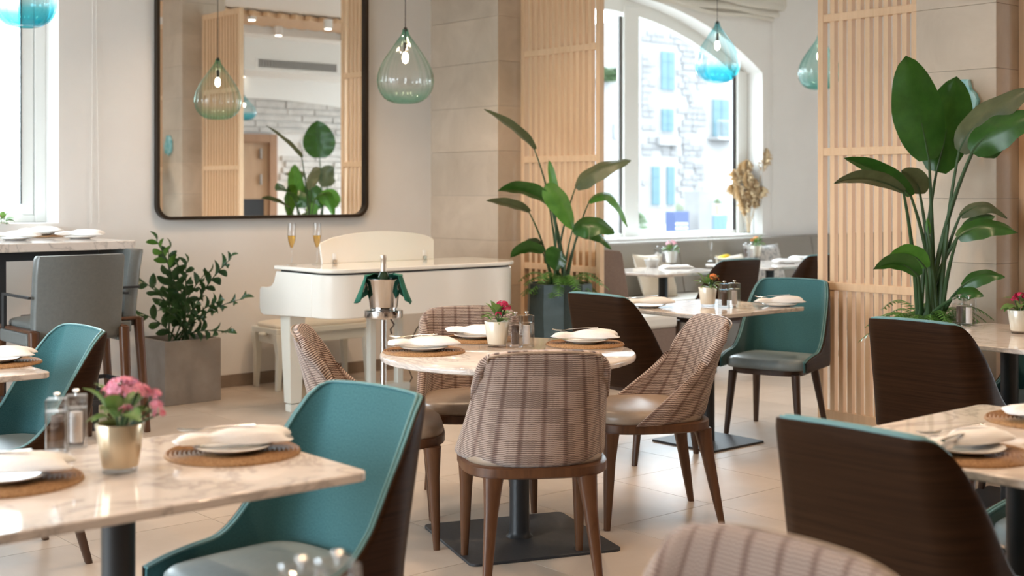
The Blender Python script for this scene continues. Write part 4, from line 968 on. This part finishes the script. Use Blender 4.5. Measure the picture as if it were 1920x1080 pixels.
# window tables
M['bowlgrey'] = mat('grey_china', (.42, .40, .37), .3)
p = on_z(1222, 501, .75); t = thing('sugar_bowl', 'small grey bowl of white sachets on the window table', 'bowl', (p.x, p.y, .7505))
MB().lathe([(.001, 0), (.04, 0), (.045, .005), (.064, .062), (.06, .064), (.042, .012), (.001, .01)], 28).build('bowl', M['bowlgrey'], t, 60)
rnd = random.Random(12)
for k in range(7): o = MB().box(-.02, .02, -.003, .003, 0, .05).build('sachet', M['linen'], t, 0, bevel=.002); o.location = (-.025 + .008 * k, rnd.uniform(-.02, .02), .025); o.rotation_euler = (rnd.uniform(-.4, .4), rnd.uniform(-.5, .5), rnd.uniform(0, 3))
mills(1233, 492, 'beside the pale pink flowers on the window table', .75, 1244, 494, rot=.4, order='sp')
pot_plant(1259, 495, .75, mat('white_glaze', (.74, .73, .70), .25, coat=.4), M['palepink'], 'white pot of pale pink flowers on the window table', [(0, 0, .172, .036, 30), (.025, 0, .165, .02, 12), (-.025, 0, .165, .02, 12)], 1.05, 14)
one('folded_napkin', FOLD, (*on_z(1268, 503, .75).xy, .7505), ang(1, .3), 'flat folded white napkin on the window table by the bowl', 'napkin', None)
flute(tuple(on_z(1332, 490, .75)), 'empty clear flute on the window table before the banquette', False, .24)
p = on_z(1358, 487, .75); one('side_plate', PL_ME, (p.x, p.y, .7505), 0, 'white plate holding yellow fruit slices on the window table', 'plate', 'white side plates')
ly = mat('lemon_yellow', (.85, .60, .04), .5)
for k in range(4):
    o = MB().lathe([(.001, 0), (.026, .001), (.028, .005), (.026, .009), (.001, .010)], 18).build('lemon_slice', ly); o.location = (p.x - .04 + k * .027, p.y, .768 + .005 * k); o.rotation_euler = (.3, -.25, k); tag(o, ('leftmost', 'second', 'third', 'rightmost')[k] + ' yellow lemon slice on the plate at the window table', 'lemon slice', 'lemon slices on the window table plate')
mills(1399, 484, 'beside the pot at the far window table', .75, 1409, 484, rot=.4)
pot_plant(1418, 483, .75, M['cream_pot'], M['orange'], 'pot of peach-orange flowers at the far window table', [(0, 0, .172, .024, 18), (-.04, 0, .155, .018, 10)], 1.05, 17)
for k, (px, py) in enumerate(((1478, 494), (1508, 488))):
    p = on_z(px, py, .75); one('side_plate', PL_ME, (p.x, p.y, .7505), 0, 'white plate on the far window table, ' + ('nearer the teal chair back' if k == 0 else 'beside the slat screen'), 'plate', 'white side plates')
    one('folded_napkin', FOLD, (p.x, p.y, .764), ang(1, .2), 'folded napkin on the far window table, ' + ('above the teal chair back' if k == 0 else 'by the slat screen post'), 'napkin', None)
# table corner at the left edge
setting(-8, 682, 'just peeking in at the left frame edge', (1, .2), k=1, fork=False)
# bar table
setting(150, 447.5, 'nearest the end of the bar table', (1, .1), False, z=1.10, k=0, fork=False)
setting(28, 450.5, 'at the near left of the bar table', (1, .1), False, z=1.10, k=1, fork=False)
setting(75, 443.5, 'at the window side of the bar table', (1, .05), True, z=1.10, k=2, fork=False)
pot_plant(4, 444, 1.10, M['cream_pot'], M['crimson'], 'small pot with a red bloom at the left end of the bar table', [(-.01, 0, .15, .018, 14)], .85, 21)
# blurred mills in the foreground
mills(566, 1241, 'blurred at the bottom picture edge, nearer the table leg', .75, 634, 1228, rot=.4, order='ps')
# ---------------------------------------------------------------- plants
def blade(P0, P1, P2, half, roll, view, fold=.30, wav=.0, n=14, tipp=.85, seed=0):
    mb = MB(); rnd = random.Random(seed); prev = None
    for i in range(n + 1):
        s = i / n; p = P0 * (1 - s) ** 2 + P1 * 2 * s * (1 - s) + P2 * s * s; T = ((P1 - P0) * (1 - s) + (P2 - P1) * s).normalized()
        S0 = T.cross(view).normalized(); N0 = S0.cross(T).normalized()
        lat = S0 * math.cos(roll) + N0 * math.sin(roll); nor = T.cross(lat)
        w = half * (math.sin(math.pi * min(1, (.04 + .96 * s) ** tipp)) ** .62) * (1 if i < n else 0) + .0006
        for k in (-1, -.66, -.33, 0, .33, .66, 1):
            up = fold * w * (abs(k) ** 1.3) + wav * half * math.sin(s * 17 + (3 if k > 0 else 0) + seed) * abs(k)
            mb.v.append(tuple(p + lat * (k * w) + nor * (up - (.004 if k == 0 else 0))))
    for i in range(n):
        for j in range(6): a = i * 7 + j; mb.f.append((a, a + 1, a + 8, a + 7))
    return mb
def bez(a, b, c, n=10): return [a * (1 - s) ** 2 + b * 2 * s * (1 - s) + c * s * s for s in [i / n for i in range(n + 1)]]
def strelitzia(t, base, leaves, conv, view, r0=.010):
    """leaves: (start px, bend px, tip px, depth at start, depth at tip, half width, roll in degrees, material)"""
    for k, (s, c, e, ds, de, half, roll, m) in enumerate(leaves):
        P0, P1, P2 = conv(*s, ds), conv(*c, (ds + de) / 2), conv(*e, de)
        b = base + Vector((.05 * math.cos(k * 2.4), .05 * math.sin(k * 2.4), -.05)); mid = b.lerp(P0, .55); mid.z += .10 * (P0 - b).length * .6; mid = mid.lerp(Vector((b.x, b.y, mid.z)), .45)
        st = MB().tube(bez(b, mid, P0, 12), [r0 * (1.25 - .75 * i / 12) for i in range(13)], 8).build('stalk', M['stem'], t)
        blade(P0, P1, P2, half, math.radians(roll), view, .28, .05, seed=k).build('leaf', M[m], st, 80)
        MB().tube(bez(P0, P1, P2, 10), [r0 * .5 * (1 - .85 * i / 10) for i in range(11)], 6).build('midrib', M['stem'], st)
def fern(t, c, n, reach, seed, m='fern'):
    rnd = random.Random(seed)
    for k in range(n):
        a = k * 2.4 + rnd.uniform(-.3, .3); l = reach * rnd.uniform(.7, 1.15); d = Vector((math.cos(a), math.sin(a), 0)); b = c + d * .04
        up = rnd.uniform(.25, .75); P1 = b + d * l * .45 + Vector((0, 0, l * up)); P2 = b + d * l + Vector((0, 0, l * (up - .55)))
        pts = bez(b, P1, P2, 16); mb = MB(); mb.tube(pts, .0016, 4)
        for i in range(2, 16):
            T = (pts[i + 1] - pts[i - 1]).normalized(); S_ = T.cross(Vector((0, 0, 1))).normalized(); w = .042 * math.sin(math.pi * (i - 1) / 16) ** .6 * (l / .25)
            for sg in (-1, 1):
                q = pts[i] + S_ * sg * w + T * w * .35 + Vector((0, 0, -w * .25)); h = T * .006 * (l / .22)
                mb.add([pts[i] - h, pts[i] + h, q + h * .3, q - h * .2], [(0, 1, 2, 3)])
        mb.build('fern_frond', M[m], t, 0)
VIEW = -FW
def planter(p, label, top=.752, r=.225):
    t = thing('faceted_planter', label, 'planter', (p.x, p.y, 0), 0, 'dark zinc planters'); n = 10
    ring = lambda rr, z: [(rr * math.cos(2 * math.pi * (k + .5) / n), rr * math.sin(2 * math.pi * (k + .5) / n), z) for k in range(n)]
    MB().loft([ring(r * .84, 0), ring(r * .84, .01), ring(r * 1.03, .55), ring(r, top - .004), ring(r - .004, top), ring(r - .022, top), ring(r - .025, top - .06)], cap=False).build('pot', M['zinc'], t, 12)
    MB().lathe([(.001, top - .05), (r - .022, top - .05), (r - .022, top - .045), (.001, top - .03)], 20).build('soil', M['soil'], t)
    for k in (2, 6): a = 2 * math.pi * (k + .5) / n; MB().tube([(r * .845 * math.cos(a), r * .845 * math.sin(a), .01), (r * 1.035 * math.cos(a), r * 1.035 * math.sin(a), .55), (r * 1.004 * math.cos(a), r * 1.004 * math.sin(a), top)], .003, 6).build('seam', M['zinc'], t)
    return t
p = at(1050, 530, 9.0); planter(p, 'dark faceted planter of the strelitzia beside the piano')
t = thing('strelitzia_plant', 'strelitzia with narrow drooping leaves in front of the slat screen', 'plant', (0, 0, 0))
B0 = Vector((p.x, p.y, .72)); Y = 9.0
strelitzia(t, B0, [((1002, 280), (972, 240), (908, 205), Y, Y - .2, .055, 60, 'leaf3'), ((1079, 352), (1105, 312), (1183, 301), Y, Y - .1, .095, 52, 'leaf3'), ((1104, 380), (1150, 335), (1176, 426), Y, Y + .1, .06, 58, 'leaf2'),
    ((1022, 348), (1050, 366), (1074, 432), Y - .15, Y - .2, .085, 25, 'leaf2'), ((1042, 385), (1036, 340), (1029, 300), Y - .1, Y - .1, .035, 35, 'leaf2'), ((1034, 386), (990, 345), (933, 358), Y - .1, Y - .15, .085, 55, 'leaf'),
    ((992, 398), (960, 380), (912, 376), Y - .1, Y - .25, .05, 50, 'leaf3'), ((1073, 433), (1110, 405), (1152, 438), Y - .1, Y - .2, .095, 45, 'leaf'), ((1085, 440), (1120, 425), (1146, 468), Y + .05, Y, .06, 55, 'leaf'),
    ((1018, 474), (984, 455), (957, 483), Y - .15, Y - .2, .06, 45, 'leaf'), ((1012, 462), (1000, 452), (982, 457), Y - .05, Y - .1, .045, 50, 'leaf3'), ((1052, 470), (1046, 478), (1040, 508), Y - .2, Y - .25, .09, 25, 'leaf'), ((1030, 470), (1040, 480), (1060, 500), Y + .05, Y, .08, 30, 'leaf')],
    at, VIEW, .0085)
fern(t, Vector((p.x, p.y, .715)), 44, .27, 4)
p = at(1742, 598, 6.55); planter(p, 'dark planter rim behind the brown chair, under the tall big-leaved plant', .74)
t = thing('strelitzia_plant', 'tall strelitzia with broad upright leaves before the stone column', 'plant', (0, 0, 0)); B0 = Vector((p.x, p.y, .72)); Y = 6.5
strelitzia(t, B0, [((1742, 300), (1722, 200), (1698, 104), Y, Y - .1, .125, 8, 'leaf'), ((1756, 322), (1782, 225), (1794, 143), Y + .08, Y + .05, .128, 10, 'leaf'), ((1798, 284), (1825, 215), (1935, 165), Y, Y - .2, .10, 48, 'leaf3'),
    ((1822, 286), (1862, 228), (1955, 215), Y - .1, Y - .3, .10, 42, 'leaf'), ((1826, 282), (1850, 262), (1890, 255), Y + .05, Y + .1, .085, 30, 'leaf'), ((1708, 368), (1660, 316), (1582, 296), Y, Y - .15, .055, 48, 'leaf'), ((1694, 360), (1625, 318), (1564, 344), Y - .1, Y - .3, .048, 45, 'leaf3'),
    ((1725, 364), (1722, 335), (1690, 320), Y + .05, Y, .062, 25, 'leaf3'), ((1800, 405), (1850, 365), (1888, 410), Y, Y - .1, .05, 52, 'leaf3'), ((1803, 434), (1830, 405), (1866, 407), Y, Y - .1, .045, 50, 'leaf'),
    ((1795, 446), (1845, 405), (1908, 437), Y - .1, Y - .2, .065, 46, 'leaf'), ((1722, 518), (1690, 476), (1637, 505), Y - .2, Y - .3, .055, 40, 'leaf'), ((1736, 503), (1710, 462), (1668, 478), Y - .05, Y - .1, .055, 45, 'leaf2'),
    ((1804, 537), (1840, 505), (1884, 520), Y - .1, Y - .2, .05, 50, 'leaf'), ((1794, 557), (1818, 540), (1844, 556), Y - .15, Y - .25, .04, 45, 'leaf'), ((1741, 440), (1740, 425), (1739, 408), Y, Y, .012, 20, 'leaf2')], at, VIEW, .0125)
fern(t, Vector((p.x, p.y, .71)), 44, .27, 8)
# a third one stands across the aisle and shows in the mirror
def atm(px, py, Y): q = at(px, py, Y); return Vector((q.x, 2 * WV - q.y, q.z))
c = atm(598, 420, 16); planter(Vector((c.x, c.y, 0)), 'dark planter across the aisle, carrying the plant reflected in the mirror', .74)
t = thing('strelitzia_plant', 'young strelitzia reflected in the mirror, one big leaf on top', 'plant', (0, 0, 0)); Y = 16
vm = Vector((-FW.x, FW.y, 0))
strelitzia(t, Vector((c.x, c.y, .72)), [((597, 296), (597, 262), (592, 226), Y, Y, .20, 8, 'leaf'), ((563, 382), (548, 345), (551, 308), Y, Y - .2, .10, 10, 'leaf2'), ((575, 385), (555, 362), (540, 372), Y - .2, Y - .3, .12, 35, 'leaf'), ((590, 392), (592, 362), (570, 345), Y - .1, Y - .1, .13, 15, 'leaf'),
    ((612, 350), (606, 325), (625, 314), Y, Y + .1, .12, 25, 'leaf3'), ((570, 330), (560, 322), (530, 326), Y, Y, .06, 40, 'leaf3'), ((604, 385), (618, 368), (636, 378), Y - .1, Y - .2, .14, 25, 'leaf2'), ((590, 402), (585, 395), (572, 398), Y - .2, Y - .3, .12, 20, 'leaf2')], atm, vm, .012)
# zz plant in its concrete cube
t = thing('concrete_planter', 'square concrete planter on the floor beside the bar stools', 'planter', (3.945, 7.995, 0))
ring = lambda a, z: [(x, y, z) for x, y in rrect(-a, a, -a, a, .006, 2)]
MB().loft([ring(.198, 0), ring(.20, .003), ring(.20, .412), ring(.197, .415), ring(.178, .415), ring(.176, .35)], cap=False).build('cube_pot', M['concrete'], t, 30)
MB().box(-.178, .178, -.178, .178, .36, .375).build('soil', M['soil'], t, 0)
t = thing('zz_plant', 'leafy zamioculcas plant with arching stems in the concrete planter', 'plant', (0, 0, 0))
ZL = mesh_of(small_leaf(.024, .098), M['zz'], 80); ZL2 = mesh_of(small_leaf(.022, .098), M['leaf2'], 80); rnd = random.Random(6)
B0 = Vector((3.945, 7.995, .37))
for k, (px, py, d) in enumerate(((294, 452, -.05), (316, 468, .1), (349, 496, -.1), (432, 486, -.12), (456, 560, -.18), (272, 530, .05), (428, 622, -.25), (272, 590, -.1), (332, 508, .12), (386, 512, .1), (300, 545, -.2), (408, 566, -.22), (366, 575, -.25), (310, 582, -.28))):
    P2 = at(px, py, 8.55 + d); b = B0 + Vector((.07 * math.cos(k * 2.4), .07 * math.sin(k * 2.4), 0)); mid = b.lerp(P2, .5); mid.z += .22 * (P2 - b).length * .5; mid = mid.lerp(Vector((b.x, b.y, mid.z)), .35)
    n = 18; pts = bez(b, mid, P2, n); st = MB().tube(pts, [.007 - .0045 * i / n for i in range(n + 1)], 6).build('stem', M['stem'], t)
    Lh = (P2 - b).length; nl = max(5, int(Lh / .056))
    for i in range(nl):
        s = .28 + .72 * (i + .5) / nl; j = min(n - 1, int(s * n)); p = pts[j].lerp(pts[j + 1], s * n - j); T = (pts[j + 1] - pts[j]).normalized()
        S_ = T.cross(Vector((0, 0, 1)) if abs(T.z) < .95 else RT).normalized(); S_ = (Matrix.Rotation(rnd.uniform(-.5, .5), 3, T) @ (RT * .6 + S_ * .4)).normalized()
        S_ = (S_ - T * S_.dot(T)).normalized() * (1 if i % 2 else -1)
        dirn = (S_ * .85 + T * .65).normalized(); nz = T.cross(S_) * (1 if i % 2 else -1); nz = (nz - dirn * nz.dot(dirn)).normalized(); xx = dirn.cross(nz)
        o = obj('leaf', ZL2 if k == 0 and i > nl * .5 else ZL, None, st); sc = rnd.uniform(.75, 1.1) * (1 if s < .9 else .8)
        o.matrix_local = Matrix.Translation(p) @ Matrix((xx, dirn, nz)).transposed().to_4x4() @ Matrix.Diagonal((sc, sc, sc, 1))
    o = obj('leaf', ZL, None, st); T = (pts[-1] - pts[-2]).normalized(); xx = T.orthogonal().normalized(); o.matrix_local = Matrix.Translation(pts[-1]) @ Matrix((xx, T, xx.cross(T))).transposed().to_4x4() @ Matrix.Diagonal((.8, .8, .8, 1))
# dried pampas on the window sill
p = on_v(1404, 442, WV + .08); b = Vector((p.x, p.y, .955)); YP = p.dot(FW)
t = thing('pampas_vase', 'slim clear vase holding the pampas stems on the window sill', 'vase', tuple(b)); MB().lathe([(.05, 0), (.055, .01), (.05, .16), (.058, .2)], 24, cap=False).build('glass', M['glass'], t)
t = thing('pampas_bunch', 'bunch of dried beige pampas plumes beside the arched window', 'dried grass', (0, 0, 0))
for k, (px, py, ln) in enumerate(((1376, 318, .24), (1390, 305, .26), (1402, 322, .24), (1414, 335, .24), (1438, 278, .30), (1384, 345, .26), (1408, 350, .26), (1420, 362, .20), (1394, 372, .22), (1430, 350, .16), (1372, 345, .18), (1400, 300, .2))):
    tip = at(px, py, YP + .05 * math.sin(k * 2)); mid = b.lerp(tip, .6) + Vector((0, 0, .03)); pts = bez(b + Vector((.012 * math.cos(k), .012 * math.sin(k), .01)), mid, tip, 16)
    st = MB().tube(pts, .0026, 5).build('stem', M['pampas'], t); mb = MB(); r2 = random.Random(k); tot = (tip - b).length; s0 = max(.3, 1 - ln / tot)
    for i in range(230):
        s = s0 + (1 - s0) * r2.random(); j = min(15, int(s * 16)); q = pts[j].lerp(pts[j + 1], s * 16 - j); T = (pts[j + 1] - pts[j]).normalized()
        w = .085 * math.sin(math.pi * (.12 + .85 * (s - s0) / (1 - s0))) ** .8; d = Vector((r2.gauss(0, 1), r2.gauss(0, 1), r2.gauss(0, 1))); d = (d - T * d.dot(T)).normalized()
        e = q + d * w * r2.uniform(.5, 1) + T * w * .7 - Vector((0, 0, w * .5)); side = (e - q).cross(T).normalized() * .0035; m_ = q.lerp(e, .5) + T * w * .2
        mb.add([q - side, q + side, m_ + side, e, m_ - side], [(0, 1, 2, 3, 4)])
    tag(mb.build('plume', M['pampas'], st, 0), kind='stuff')
